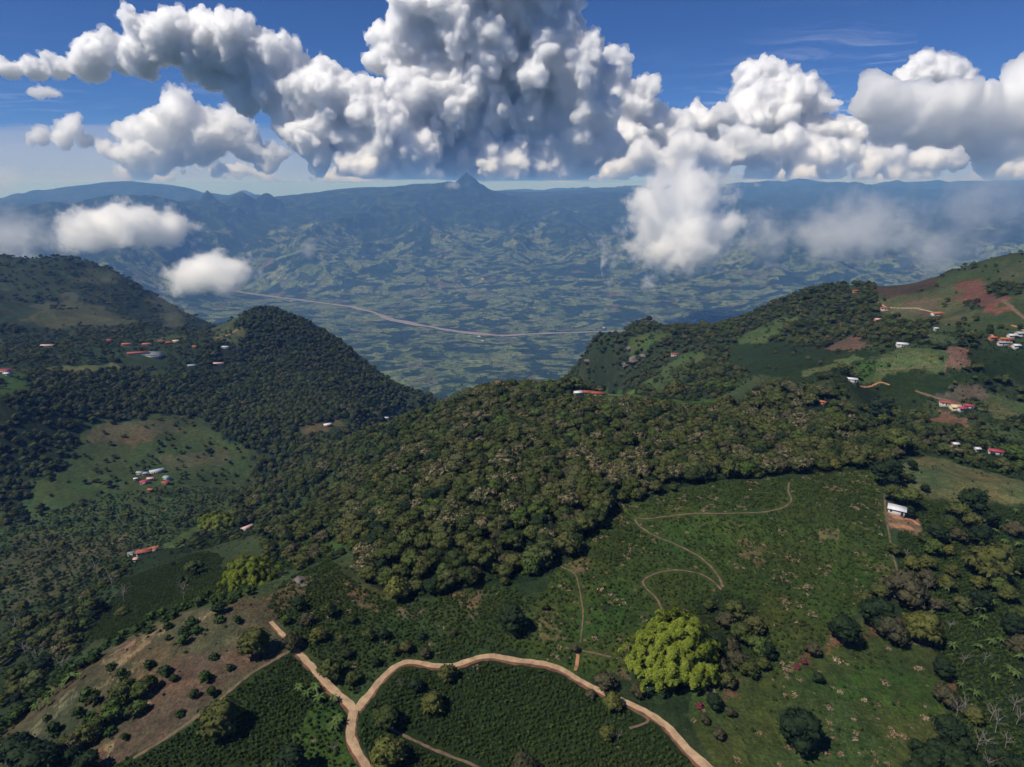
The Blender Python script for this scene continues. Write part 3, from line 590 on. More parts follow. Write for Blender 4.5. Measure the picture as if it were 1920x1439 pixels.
PATHS = [("1480 905;1477 920;1486 938;1472 952;1420 962;1340 963;1270 966;1215 974;1188 971;1196 985;1222 1003;1270 1022;1310 1042;1335 1065;1350 1085;1355 1102", .95, M_PATH),
 ("1352 1106;1338 1090;1310 1074;1270 1068;1225 1076;1202 1090;1212 1106;1232 1122;1242 1145", .9, M_PATH), ("1050 1062;1080 1076;1088 1112;1094 1152;1088 1205", .6, M_PATH),
 ("698 1356;740 1370;800 1400;850 1420;900 1440", .9, M_PATH), ("1656 905;1660 960;1674 1040;1688 1095", 1.0, M_PATH), ("0 1086;60 1061;110 1046;160 1036;200 1027;240 1001;280 981;300 961;316 955", 2.2, M_PATH),
 ("542 1222;470 1263;400 1323;330 1373;250 1422", 1.3, M_PATH), ("1640 562;1662 577;1720 578;1762 588", 2.2, M_ROAD), ("1140 740;1172 743;1200 751;1215 759", 1.6, M_ROAD), ("1640 692;1690 691;1750 689;1822 694", .9, M_PATH),
 ("1600 720;1650 716;1668 722", 1.8, M_OR), ("1858 628;1872 640;1895 650", 2.6, M_OR), ("1896 610;1922 622", 2.4, M_OR), ("1172 1322;1225 1352;1180 1366", .8, M_PATH), ("1716 733;1760 748;1850 770;1925 778", 2.0, M_PATH),
 ("1060 1215;1110 1224;1145 1232", .8, M_PATH), ("1078 1258;1085 1240;1082 1222", 1.2, M_OR), ("405 634;430 628;445 618", 2.4, M_OR), ("1878 562;1900 580;1925 600", 4., M_PATH)]
for i, (s, wd, m) in enumerate(PATHS): path('path', s, wd, m, seed=i * 3, rag=.55, lift=.06 if m is M_PATH else .14)
for s in ("1672 968;1690 972;1712 975;1722 985", "1668 985;1690 988;1710 990"): path('bare_earth', s, 3.2, M_OR, rag=.6, seed=70)
g = NT('river water'); g.p.inputs['Base Color'].default_value = (.19, .15, .118, 1); g.p.inputs['Roughness'].default_value = .45; g.p.inputs['Specular IOR Level'].default_value = .4
ribbon('river', RV[:, :2], (60, 90, 55, 60, 75, 50, 110, 60, 75, 60, 50, 45, 40, 22), g.m, 0, 6, .75, zfix=CAMZ - 1401.5)
# ------------------------------------------------------------------ crops, scrub and dead stalks that cover the fields
def rows(x, y, ang, s):  # snap to planting rows
    c, n_ = math.cos(ang), math.sin(ang); u = x * c + y * n_; v = -x * n_ + y * c; v = np.round(v / s) * s
    return u * c - v * n_, u * n_ + v * c
cx_, cy_, r_ = jitter(-420, 420, 105, 470, 1.12, 81, .5); q = np.hypot(cx_, cy_)
bend = noise2(cx_, cy_, 120, 91, 1) * .5
rx, ry = rows(cx_, cy_, .35, 1.9); cx2 = rx * .42 + cx_ * .58 + r_.normal(size=len(cx_)) * .2; cy2 = ry * .42 + cy_ * .58 + r_.normal(size=len(cx_)) * .2
dens_ = samp(CROP, cx2, cy2) * (1 + .4 * noise2(cx2, cy2, 12, 92, 3)); k = (q < 460) & (r_.random(len(cx_)) < dens_) & seen(cx2, cy2, 10)
cx2, cy2 = cx2[k], cy2[k]; k = visible(cx2, cy2, 3); cx2, cy2 = cx2[k], cy2[k]; n = len(cx2); print('crop', n)
c1 = link(bpy.data.objects.new('crop_bush', SHRUB[0])); c2 = link(bpy.data.objects.new('crop_bush', SHRUB[1]))
for o, i in ((c1, 0), (c2, 1)):
    o.location = (cx2[i], cy2[i], Gz(cx2[i], cy2[i])); tag(o, 'low dark green crop bush among thousands in the planted field', 'bush', 'crop bushes')
scatter('crop_cover', [c1, c2], np.stack([cx2, cy2, hz(cx2, cy2) - .05], 1)[2:], r_.uniform(.7, 1.25, n)[2:], r_.uniform(0, 6.28, n)[2:], r_.integers(0, 2, n)[2:])
# scrub on slopes and clearings
sx, sy, r_ = jitter(-600, 600, 105, 800, 2.6, 82, .55); q = np.hypot(sx, sy); gg = samp(GRASS, sx, sy); ww = samp(WOOD, sx, sy)
cl = noise2(sx, sy, 16, 93, 4); den = np.where(gg > .3, .10 + .55 * sstep(cl, .1, .6), np.where(ww > .1, .35, .06) * sstep(q, 150, 300) + .25 * sstep(cl, .2, .7))
den = den * (samp(NOPL, sx, sy) < .2)
k = (q < 800) & (r_.random(len(sx)) < den) & seen(sx, sy, 10); sx, sy = sx[k], sy[k]; k = visible(sx, sy, 3); sx, sy = sx[k], sy[k]; n = len(sx); print('scrub', n)
b1 = plant('bush0', (sx[0], sy[0]), 'small green scrub bush among many on the grassy ground', .6, 'scrub bushes', 'scrub_bush', 'bush'); b2 = plant('bush1', (sx[1], sy[1]), 'small green scrub bush among many on the grassy ground', .6, 'scrub bushes', 'scrub_bush', 'bush')
scatter('scrub_cover', [b1, b2], np.stack([sx, sy, hz(sx, sy) - .15], 1)[2:], (r_.uniform(.22, .62, n) ** 1.0 * np.where(samp(WOOD, sx, sy) > .1, 1.6, 1))[2:], r_.uniform(0, 6.28, n)[2:], r_.integers(0, 2, n)[2:])
# dead stalks
sx, sy, r_ = jitter(-200, 330, 105, 420, 1.5, 83, .55); gg = samp(GRASS, sx, sy); cc = samp(CROP, sx, sy); cl = noise2(sx, sy, 9, 94, 4, .6) + .5 * noise2(sx, sy, 45, 95, 2)
k = (r_.random(len(sx)) < np.clip(gg, 0, 1) * (.02 + .75 * sstep(cl, .42, .85)) + np.where((cc > .4) & (cc < .78), .10 * sstep(cl, .3, .7), 0)) & seen(sx, sy, 10); sx, sy = sx[k], sy[k]; n = len(sx); print('straw', n)
s1 = link(bpy.data.objects.new('brush_heap', STRAW)); s1.location = (sx[0], sy[0], Gz(sx[0], sy[0])); tag(s1, 'dry straw coloured heap of cut stalks lying in the clearing', 'heap', 'dead stalks')
scatter('dead_stalks', [s1], np.stack([sx, sy, hz(sx, sy)], 1)[1:], r_.uniform(.35, 1.15, n)[1:], r_.uniform(0, 6.28, n)[1:], np.zeros(n - 1, int))

# ------------------------------------------------------------------ single trees and shrubs
def spot(px, py, hc=0.):
    """ground point under something whose middle, hc above ground, is surveyed at this pixel"""
    P = ground(px, py); r = math.hypot(P[0], P[1]); td = (CAMZ - P[2]) / r; k = 1 - hc / td / r; return P[0] * k, P[1] * k
def single(px, py, R, key, label, group=None, cat='tree', name=None):
    P = ground(px, py); sl = np.linalg.norm(P - np.array([0, 0, CAMZ])); cr = KINDS[key][0]
    if not hasattr(single, 'c'): single.c = {}
    if key not in single.c:
        co = np.array([v.co[:] for v in cr.vertices]); single.c[key] = (np.percentile(np.hypot(co[:, 0], co[:, 1]), 92), co[:, 2].mean())
    w_, h_ = single.c[key]; sc = R * sl / F / w_
    return plant(key, spot(px, py, h_ * sc), label, sc, group, name or ('bush' if cat == 'bush' else 'field_tree'), cat)
UNIQ = [(597,1186,13,'olive0','round olive tree on the slope above the track fork'), (548,1198,15,'purple0','brownish tree beside the top of the left track'), (618,1250,18,'tree1','green tree hugging the upper side of the left track'),
 (839,1256,15,'olive0','olive tree covering a gap in the curving track'), (811,1310,18,'olive0','spreading olive tree in the planted field right of the fork'), (722,1335,20,'tree2','large tree standing over the footpath below the track fork'),
 (726,1402,25,'olive0','tall olive tree at the bottom edge below the footpath'), (960,1153,22,'dark0','dark green tree alone beside the clearing below the central wood'), (540,1425,25,'dark0','dark tree at the bottom edge left of the track'),
 (410,1342,27,'olive0','big olive tree in the crop field at the edge of the brown slope'), (474,1199,22,'olive0','wide olive bush at the right end of the brown slope'), (1135,1272,17,'purple0','brownish purple tree on the inside of the track bend'),
 (1150,1310,15,'olive0','olive brown tree growing over the track below the bend'), (1107,1298,9,'purple0','small purple shrub on the lower edge of the track'), (1500,1355,27,'dark0','large dark tree with bare red soil round it in lower right pasture'),
 (1535,1267,8,'dark0','small round dark tree alone in the lower right pasture'), (1587,1172,21,'dark0','dark green round tree at the left of the red soil strip'), (1644,1140,21,'dark0','dark tree above the red soil strip'),
 (1673,1174,21,'purple0','purplish round tree standing on the red soil strip'), (1732,1174,23,'olive0','broad olive tree at the right end of the red soil strip'), (1524,1213,12,'purple0','purple leaved bush near the two red shrubs at the pasture corner'),
 (1828,920,16,'dark0','dark round tree alone in the dry pasture'), (1662,884,19,'dark0','dark tree where the wood, clearing and dry pasture meet'), (1711,872,7,'dark0','small dark bush on top of the dry pasture'),
 (1690,892,9,'tree0','low bush left in the dry pasture beside a smaller one'), (1707,893,7,'tree1','smaller of the two low bushes left in the dry pasture'), (1736,910,6,'dark0','lone small shrub in the middle of the dry pasture'),
 (1705,930,17,'tree2','grey green tree directly behind the white roofed house'), (1675,922,13,'tree3','leafy tree behind and left of the white roofed house'), (1706,955,8,'dark0','dark bush touching the back of the white roofed house'),
 (1653,757,15,'dark0','tall dark conical tree beyond the right end of the central wood'), (870,742,24,'tree4','tall tree rising at the left shoulder of the central ridge'), (515,590,5,'tall0','lone tree on the very summit of the conical hill'),
 (1775,1300,15,'purple0','brownish tree at the right border of the lower right pasture'), (1771,1250,13,'dark0','dark tree on the eroded edge right of the pasture'), (1855,1050,26,'olive0','broad grey green tree in the dark crop field at the right'),
 (1140,1370,12,'olive0','yellowish shrub beside a bare white tree in the planted field'), (1702,1095,27,'purple0','wide brownish thicket tree at the lower end of the clearing border'), (985,1434,22,'purple0','brown crowned tree cut by the bottom edge of the picture'),
 (1360,760,16,'olive0','rounded tree at the right end of the bright ridge meadow'), (1267,748,17,'olive0','rounded olive tree on the bright ridge meadow')]
for a in UNIQ: single(*a)
GR = [('dark shrub dotted about the dry brown slope at lower left', 'shrubs on the brown slope', 'bush', 'bush0', "359 1167 12;411 1141 14;411 1160 10;346 1185 11;367 1180 11;346 1197 11;401 1230 9;383 1269 12;310 1256 12;325 1271 8;432 1251 8;365 1300 9;336 1337 9;396 1295 10;206 1251 9;227 1261 9;164 1303 15;101 1365 11;88 1347 7;146 1334 9;167 1344 11;232 1381 7;206 1370 10;315 1196 6;315 1175 9;443 1162 9;280 1245 10"),
 ('green tree in the diagonal belt crossing the brown slope', 'trees of the diagonal belt', 'tree', 'tree1', "276 1277 14;260 1290 14;229 1290 19;213 1323 17;198 1344 13;260 1323 12;248 1330 11;182 1356 15;161 1371 16;140 1387 14;120 1395 14;175 1310 9"),
 ('tree in the shady bottom left corner of the brown slope', 'trees of the bottom left corner', 'tree', 'dark0', "78 1430 26;104 1424 18;52 1420 22;31 1404 20;130 1415 14;160 1432 18"),
 ('tree in the dark thicket right of the yellow bamboo clump', 'trees beside the bamboo clump', 'tree', 'tree0', "1380 1138 19;1360 1160 17;1394 1180 20;1350 1200 16;1422 1205 18;1385 1232 18;1365 1270 15;1340 1312 13;1416 1165 17;1370 1208 16;1330 1130 12;1438 1215 14;1405 1250 15;1350 1245 14;1432 1240 12"),
 ('purplish brown shrub below the yellow bamboo clump', 'purple shrubs below the bamboo', 'bush', 'purple0', "1370 1332 9;1347 1372 11;1195 1290 13;1322 1345 9;1334 1305 9"),
 ('leafy tree scattered in the dark crops down the right side', 'trees in the right hand crops', 'tree', 'tree2', "1800 950 16;1827 970 15;1782 980 16;1760 995 14;1795 1000 13;1735 1005 11;1752 1022 14;1680 1027 12;1840 1000 16;1740 1082 15;1702 1120 14;1805 1131 13;1915 1149 15;1902 1170 15;1915 1209 16;1880 1030 15;1900 1060 15;1870 1090 14;1840 1120 14;1760 1130 12;1650 1105 13;1625 1120 12;1890 1110 14;1860 960 12;1905 985 13"),
 ('yellowish olive bushy tree in the dark crops at the right', 'olive trees in the right hand crops', 'tree', 'olive0', "1740 1052 12;1710 1055 12;1785 1068 11;1777 1090 12;1837 1090 11;1780 1030 9;1828 1340 13"),
 ('dark tree in the lower right corner among pale bare trees', 'dark trees of the lower right corner', 'tree', 'dark0', "1785 1363 21;1805 1388 16;1766 1402 19;1745 1418 20;1790 1425 22;1830 1432 18;1725 1438 18;1720 1395 10;1870 1410 14;1905 1430 16"),
 ('small tree on the planted slope between the track and the central wood', 'small trees on the planted slope', 'tree', 'tree3', "691 1187 12;720 1186 10;761 1210 12;796 1222 11;660 1268 12;780 1278 13;1021 1135 8;1077 1213 9;640 1195 8;705 1238 8;650 1222 11;575 1160 12;615 1140 14;560 1130 12;660 1160 9;850 1185 7;740 1215 10;790 1190 8;535 1160 9"),
 ('shrub in the hedge along the upper edge of the brown slope', 'hedge of the brown slope', 'bush', 'bush1', ";".join("%d %d %d" % (480 - t * 480 + rng.normal() * 4, np.interp(480 - t * 480, [0, 120, 250, 350, 480], [1375, 1282, 1192, 1148, 1112]) - 6 + rng.normal() * 5, rng.integers(7, 12)) for t in np.linspace(0, 1, 58)))]
for lab, grp, cat, key, s in GR:
    fam = {'tree1': ['tree1', 'tree3', 'tree0'], 'tree0': ['tree0', 'purple0', 'tree4', 'dark0'], 'tree2': ['tree2', 'tree0', 'tree4', 'dark0', 'purple0'], 'tree3': ['tree3', 'dark0', 'tree0', 'purple0'], 'bush0': ['bush0', 'bush1'], 'bush1': ['bush0', 'bush1']}.get(key, [key])
    for i, (px, py, R) in enumerate(pl(s)): single(px, py, R * (.78 if 'brown slope' in grp else .9), fam[i % len(fam)], lab, grp, cat)
# bare trees
def bare_tree(px, py, Hpx, i, lab, grp=None):
    P = ground(px, py); sl = np.linalg.norm(P - np.array([0, 0, CAMZ])); me = BARE[i % 3]; sc = Hpx * sl / F / 8.5
    x, y = spot(px, py, 4 * sc); t = thing('bare_tree', (x, y, Gz(x, y)), lab, 'tree', grp, rng.uniform(0, 6.28), sc); part('trunk', me, t)
for i, (px, py) in enumerate(pl("1748 1141;1782 1172;1805 1240;1847 1235;1779 1266;1797 1331;1821 1342;1860 1339;1870 1362;1904 1318;1910 1344;1834 1396;1852 1391;1889 1391;1795 1402;1812 1325;1875 1425;1855 1435;1700 1040;1740 1100;1800 965")):
    bare_tree(px, py, 30 if py > 1300 else 20, i, 'pale leafless tree among the dark crops and trees at the right', 'bare trees at the right')
bare_tree(1160, 1378, 24, 0, 'bare whitish tree alone in the planted field below the track bend'); bare_tree(752, 1282, 24, 1, 'bare grey tree with thin trunk right of the track fork'); bare_tree(626, 1405, 26, 2, 'bare grey tree left of the track near the bottom edge')
bare_tree(962, 1190, 22, 1, 'bare purplish grey tree just below the dark lone tree'); bare_tree(1228, 838, 20, 2, 'dead white tree sticking out of the central wood'); bare_tree(1775, 830, 14, 0, 'bare tree at the right border of the central wood')
for i, (px, py) in enumerate(pl("212 1100;165 1148;70 1262;120 1256;50 1228;345 1128;30 1190;232 1125;185 1085")): bare_tree(px, py, 34, i, 'grey leafless bushy tree in the shaded gully at the left', 'bare trees in the left gully')
# banana plants
BP = [banana(i) for i in range(3)]; BM = [(mk('banana stem', p[0], M_BARK), [mk('banana leaf', q, ML['banana']) for q in p[1:]]) for p in BP]
for i, (px, py) in enumerate(pl("1785 1212;1834 1214;1860 1206;1876 1201;1891 1253;1904 1266;1826 1303;1837 1144;1845 1160;1829 1172;1800 1282;1877 987;1890 975;1865 995;1900 1000;1765 1098;1775 1104;1870 1075;1895 1090;1910 1020;1885 1015;1858 975;1905 955;1842 1140;1860 1130;1915 1235;1866 1270;575 1300;590 1290;600 1310;625 1310;560 1290;635 1350;625 1362;118 1290;100 1302;135 1276;150 1272;90 1320;70 1330;1895 1045")):
    x, y = spot(px, py, 1.8); right = px > 1000
    t = thing('banana_plant', (x, y, Gz(x, y)), 'banana plant with long pale leaves in the right hand crops' if right else 'banana plant with arching leaves at lower left', 'banana plant', 'banana plants at the right' if right else 'banana plants at the left', rng.uniform(0, 6.28), float(rng.uniform(.8, 1.25)))
    st, lv = BM[i % 3]; part('stem', st, t)
    for m in lv: part('leaf', m, t)
# bamboo clumps
def plume(seed, L=5.0):
    r_ = np.random.default_rng(seed); n = 230; t = r_.random(n) ** .8; a = np.stack([L * .75 * t, r_.normal(size=n) * (.25 + .55 * np.sin(np.pi * np.clip(t, .05, .98))), 1.5 * np.sin(t * 2.4) - 2.0 * t * t], 1)
    a[:, 2] += r_.normal(size=n) * .16 - .35 * np.abs(a[:, 1]); N = np.stack([.3 + r_.normal(size=n) * .35, a[:, 1] * .6 + r_.normal(size=n) * .35, np.ones(n)], 1); N /= np.linalg.norm(N, axis=1)[:, None]
    return join([cards(a, N, .33, r_, .35), tube([(0, 0, 0), (L * .3, 0, 1.0), (L * .7, 0, .2)], [.06, .04, .02], 4)])
PL = [mk('bamboo plume', plume(i), ML['bamboo']) for i in range(3)]; M_CULM = plain('culm', (.16, .17, .06))
def bamboo(px, py, R, H, n, label, hc):
    x, y = spot(px, py, hc); t = thing('bamboo_clump', (x, y, Gz(x, y) - .3), label, 'bamboo'); r_ = np.random.default_rng(int(px)); cs = []
    for i in range(n):
        ph = i * 2.39996; q = math.sqrt((i + .5) / n); rho = R * q * r_.uniform(.78, 1.15) * (.9 + .16 * math.sin(2 * ph + 1) + .1 * math.sin(5 * ph)); z = H * (1.12 - .78 * q ** 1.5) * r_.uniform(.80, 1.12)
        o = part('plume', PL[i % 3], t, (rho * math.cos(ph), rho * math.sin(ph), z)); o.rotation_euler = (r_.normal() * .15, .15 + .5 * q + r_.normal() * .15, ph + r_.normal() * .5); s = r_.uniform(.7, 1.15) * R / 15; o.scale = (s, s, s)
        if i % 3 == 0: cs.append(tube([(rho * .35 * math.cos(ph), rho * .35 * math.sin(ph), -.5), (rho * .6 * math.cos(ph), rho * .6 * math.sin(ph), z * .6), (rho * math.cos(ph), rho * math.sin(ph), z)], [.09, .08, .04], 4))
    part('culms', mk('culms', join(cs), M_CULM), t)['kind'] = 'stuff'
    iv, if_ = ico(3); dn = 1 + .2 * noise3(iv * 3 + px); part('inner_foliage', mk('bamboo mass', (iv * dn[:, None] * np.array([R * .66, R * .66, H * .40]) + (0, 0, H * .36), tri2quad(if_)), ML['olive']), t)
bamboo(1264, 1222, 14.8, 21, 295, 'big yellow green bamboo clump between the track and the clearing', 8)
bamboo(472, 1088, 12.5, 13, 150, 'yellow green bamboo clump at the upper end of the brown slope', 7)
bamboo(408, 978, 19, 15, 120, 'dark bamboo grove with yellow top in the left valley', 8)
# rocks and heaps
M_ROCK = plain('rock', (.13, .11, .10), .9, .35, .4); M_HEAP = plain('heap', (.24, .165, .135), .95, .3, 1.5)
def rock(seed, mat, sq=.6):
    iv, if_ = ico(3); d = 1 + .45 * noise3(iv * 1.4 + seed) + .22 * noise3(iv * 4 + seed) + .1 * noise3(iv * 9 + seed); return mk('rock', (iv * d[:, None] * (1, .8, sq), if_), mat)
RK = [rock(i * 7.3, M_ROCK) for i in range(3)]; HP = [mk('heap', straw(70 + i), ML['straw']) for i in range(3)]
def lump(name, me, px, py, Rpx, label, cat, group=None, st=1.):
    P = ground(px, py); sl = np.linalg.norm(P - np.array([0, 0, CAMZ])); s = Rpx * sl / F; o = link(bpy.data.objects.new(name, me)); o.location = P; o.scale = (s * st, s, s); o.rotation_euler = (0, 0, rng.uniform(0, 6.28)); return tag(o, label, cat, group)
lump('boulder', RK[0], 562, 1090, 11, 'large grey pink boulder above the bamboo clump on the left slope', 'boulder'); lump('boulder', RK[1], 571, 1100, 7, 'smaller boulder leaning on the large one above the left bamboo', 'boulder')
for i, (px, py, R, lab) in enumerate([(1190, 676, 13, 'pale rock cliff in the wooded flank of the right hill'), (1175, 684, 9, 'grey rock step left of the pale cliff on the right hill'), (1206, 668, 7, 'dark rock above the pale cliff on the right hill'), (1180, 655, 7, 'upper small rock face on the steep right hill flank'), (1102, 678, 7, 'rock face at the left foot of the right hill')]): lump('rock_outcrop', RK[i % 3], px, py, R, lab, 'rock')
for i, (px, py, R) in enumerate(pl("663 1252 8;632 1260 5;618 1158 5;834 1178 5;672 1210 4;808 1210 6;894 1252 8;877 1269 6;885 1313 3;1158 1402 5;848 1097 6;1570 1240 8;1660 1282 8;1620 1314 6;1718 1255 5;1555 1328 7;1474 1306 6;1490 1304 6;1605 1376 6;1675 1378 8;1695 1383 6;1425 1375 5;1477 1404 7;1550 1414 7;1576 1414 6;1505 1430 6;1462 1435 5;1736 1348 7;1600 1350 5;1563 1385 5;1128 1106 7;1355 1100 4")):
    if py > 1300 and px > 1400 or i < 11 or px > 1400: pass
    lump('brush_heap', HP[i % 3], px, py, R * .75, 'pale pinkish heap of cut brush lying on the slope by the track' if px < 1200 else 'pale pinkish heap of cut brush in the lower right pasture', 'heap', 'brush heaps by the track' if px < 1200 else 'brush heaps in the pasture', 1.3)
for px, py, R, lab in ((1495, 1250, 5, 'magenta flowering shrub, lower of two by the pasture corner'), (1508, 1241, 5, 'magenta flowering shrub, upper of two by the pasture corner'), (1312, 1322, 6, 'magenta flowering shrub below the yellow bamboo clump')):
    if not 'red' in ML: ML['red'] = leaf_mat('magenta flowers', [(0, (.12, .025, .04)), (1, (.16, .035, .05))]); KINDS['red0'] = (mk('red crown', crown(50, 1.6, 1.8, .1, 6, 200, .3), ML['red']), None)
    single(px, py, R, 'red0', lab, None, 'bush')

# ------------------------------------------------------------------ houses
MM = {'white': plain('white sheet', (.60, .60, .62), .5, .06), 'wall': plain('white wash', (.48, .44, .40), .9, .08), 'red': plain('red tiles', (.28, .085, .06), .85, .2), 'crimson': plain('crimson sheet', (.32, .06, .08), .6, .12),
      'grey': plain('grey sheet', (.32, .34, .36), .6, .15), 'blue': plain('blue grey sheet', (.38, .45, .55), .5, .1), 'orange': plain('orange tiles', (.38, .14, .065), .85, .15), 'cream': plain('cream wall', (.55, .45, .30), .9, .1),
      'teal': plain('teal', (.25, .42, .40), .4, .05), 'dark': plain('dark opening', (.03, .028, .027), .8, .1), 'brick': plain('brick wall', (.32, .15, .09), .9, .15), 'pink': plain('pink sheet', (.55, .36, .33), .7, .12), 'net': plain('shade net', (.17, .20, .21), .9, .12)}
def boxvf(x0, x1, y0, y1, z0, z1):
    V = np.array([(x, y, z) for x in (x0, x1) for y in (y0, y1) for z in (z0, z1)], float)
    return V, np.array([(0, 1, 3, 2), (4, 6, 7, 5), (0, 4, 5, 1), (2, 3, 7, 6), (0, 2, 6, 4), (1, 5, 7, 3)])
CLEARS = []
def house(px, py, L, W, rot, roof, wall, label, h=2.7, ov=.6, mono=False, cat='house', group=None, name='house'):
    L *= .9; W *= .9; P = ground(px, py, 4000 if name == 'far_building' else 60); x, y = P[0], P[1]; zc = [Gz(x + a, y + b) for a in (-L / 3, L / 3) for b in (-W / 3, W / 3)]
    CLEARS.append((x, y, L * .55 + 5)); t = thing(name, (x, y, float(np.mean(zc)) + .4), label, cat, group, math.radians(rot)); part('wall', mk('wall', boxvf(-L / 2, L / 2, -W / 2, W / 2, max(-3, min(zc) - max(zc) - .8), h), MM[wall]), t)
    rl, rw = L / 2 + ov, W / 2 + ov; rh = W * .22; th = .16; parts = []
    for s in ((-1, 1) if not mono else (1,)):
        y0, y1, z0, z1 = (0, s * rw, h + rh + .04, h + .04 - .12) if not mono else (-rw, rw, h + .1, h + W * .16 + .1)
        V = np.array([(a, b, c + d) for a in (-rl, rl) for b, c in ((y0, z0), (y1, z1)) for d in (0, th)], float)
        parts.append((V, np.array([(0, 1, 3, 2), (4, 6, 7, 5), (0, 4, 5, 1), (2, 3, 7, 6), (0, 2, 6, 4), (1, 5, 7, 3)])))
        for u in np.linspace(-rl + .3, rl - .3, max(4, int(L / 1.1))):   # standing seams
            V = np.array([(u + a, b, c + th + d) for a in (-.05, .05) for b, c in ((y0, z0), (y1, z1)) for d in (-.02, .07)], float); parts.append((V, parts[0][1]))
    part('roof', mk('roof', join(parts), MM[roof]), t)
    if not mono: V = np.array([(a, b, c) for a in (-L / 2 + .01, L / 2 - .01) for b, c in ((-W / 2, h), (W / 2, h), (0, h + rh))], float); part('gable', mk('gable', (V, np.array([(0, 2, 1), (3, 4, 5)])), MM[wall]), t)
    for s in (-1, 1):
        for i, u in enumerate(np.linspace(-L * .33, L * .33, max(2, int(L / 3)))):
            d = i == 1; b = boxvf(u - .5, u + .5, s * (W / 2) - .05, s * (W / 2) + .05, .0 if d else 1.0, 2.1); part('door' if d else 'window', mk('opening', b, MM['dark']), t)
    return t
H = house
H(1680,962,8.5,6.5,-32,'white','wall','small house with shiny white metal roof on orange earth beside the clearing')
H(1083,741,8,6,15,'white','wall','white building at the left end of the ridge farm row'); H(1100,740,15,6,-4,'red','wall','long red roofed farmhouse on the central ridge, left of two'); H(1121,742,13,5.5,-8,'red','cream','red roofed farmhouse at the right end of the ridge farm row')
H(294,886,17,6.5,32,'blue','wall','long blue grey metal barn, topmost of the left valley farm'); H(263,890,8,5,-8,'grey','wall','small grey roofed shed at the upper left of the left valley farm'); H(273,891,7,5,10,'grey','wall','grey roofed shed left of the blue grey barn')
H(255,901,4,3,20,'white','wall','tiny white hut at the far left of the left valley farm',2.4); H(271,907,9,7,25,'crimson','wall','red roofed house at lower left of the left valley farm'); H(283,901,8,5,10,'pink','cream','tan roofed house in the middle of the left valley farm'); H(313,899,8,6,-25,'teal','wall','pale teal roofed house at the right of the left valley farm'); H(311,908,9,6,30,'red','brick','red roofed house below the teal roofed one'); H(283,922,6,4,0,'orange','brick','small orange roofed hut below the left valley farm')
H(271,1039,12,6,18,'red','wall','long red tiled farmhouse beside the rounded crop hill at left'); H(288,1034,8,5,38,'orange','wall','orange tiled wing joined to the right of the red tiled farmhouse'); H(256,1053,3,3,0,'pink','wall','tiny pink white hut below the red tiled farmhouse',2.3); H(247,1042,6,3,25,'net','wall','small dark grey shed left of the red tiled farmhouse',2.0,.3,True)
H(462,994,13,3.4,48,'pink','wall','long narrow pale roofed shed at the edge of the left gully'); H(614,799,12,7,30,'white','brick','white and pink farmhouse below the conical hill'); H(725,786,8,6,0,'white','wall','single white house on the saddle right of the conical hill foot')
H(6,698,22,9,25,'crimson','wall','red roofed farm building at the left edge of the picture'); H(14,704,8,6,0,'white','wall','white annex right of the red roofed building at the left edge')
H(90,650,26,8,4,'pink','wall','long pinkish roof far left among the dark village trees'); H(206,641,10,8,0,'red','brick','small red roofed house at the left end of the village'); H(238,648,18,8,10,'orange','wall','orange roofed house in the village left of the middle'); H(276,648,17,8,8,'orange','wall','orange roofed house in the middle of the village')
H(304,642,14,8,0,'red','wall','dark red roofed house at the back of the village'); H(317,645,14,8,15,'red','brick','red roofed house touching the yellow one in the village'); H(330,642,12,8,25,'cream','cream','yellow roofed house at the right end of the village'); H(259,664,38,9,18,'red','wall','longest red roofed building below the village')
H(366,652,8,7,0,'orange','brick','small orange roofed hut right of the village'); H(422,653,17,7,0,'white','wall','pale roofed house at the foot of the cleared shoulder of the conical hill'); H(360,688,14,7,12,'grey','wall','greyish house among trees below the village'); H(410,684,20,7,10,'pink','wall','white and pink house among trees right of the greyish one')
H(286,668,36,20,-6,'net','wall','broad grey shade net greenhouse below the village',3,.4,True,'greenhouse')
H(1758,592,17,7,3,'orange','wall','bright orange red roofed house on the right hill below the road'); H(1658,582,12,7,-12,'red','wall','red roofed house by the road bend on the right hill'); H(1604,549,9,6,0,'red','brick','small red roofed hut under the crest of the right hill'); H(1690,650,11,6,-15,'white','wall','white roofed house above the square brown plot'); H(1597,716,9,5,-18,'white','wall','white roofed house at the left end of the orange track'); H(1754,620,4,3,0,'white','wall','tiny white hut in the trees of the right hill',2.3)
H(1776,760,14,5,-20,'red','wall','dark red roofed wing at the left of the right hand farm'); H(1790,768,9,8,-8,'cream','cream','pale courtyard building between the wings of the right hand farm'); H(1803,771,9,5,8,'crimson','wall','bright crimson roofed house at the front of the right hand farm'); H(1815,766,8,5,-25,'crimson','wall','crimson roofed house at the right end of the right hand farm'); H(1541,759,6,4,-35,'orange','brick','orange roofed hut beyond the central wood')
H(1860,638,7,5,0,'orange','brick','orange roofed hut left of the hamlet at the right edge'); H(1885,641,12,5,-10,'orange','brick','long orange roof in the hamlet at the right edge'); H(1896,634,8,5,0,'white','wall','white roofed house at the back of the right edge hamlet'); H(1904,653,7,5,0,'white','wall','white house at the front of the right edge hamlet'); H(1914,630,12,6,0,'grey','wall','grey roofed house at the right end of the right edge hamlet'); H(1882,648,14,3,-3,'grey','wall','long low grey shed in front of the right edge hamlet')
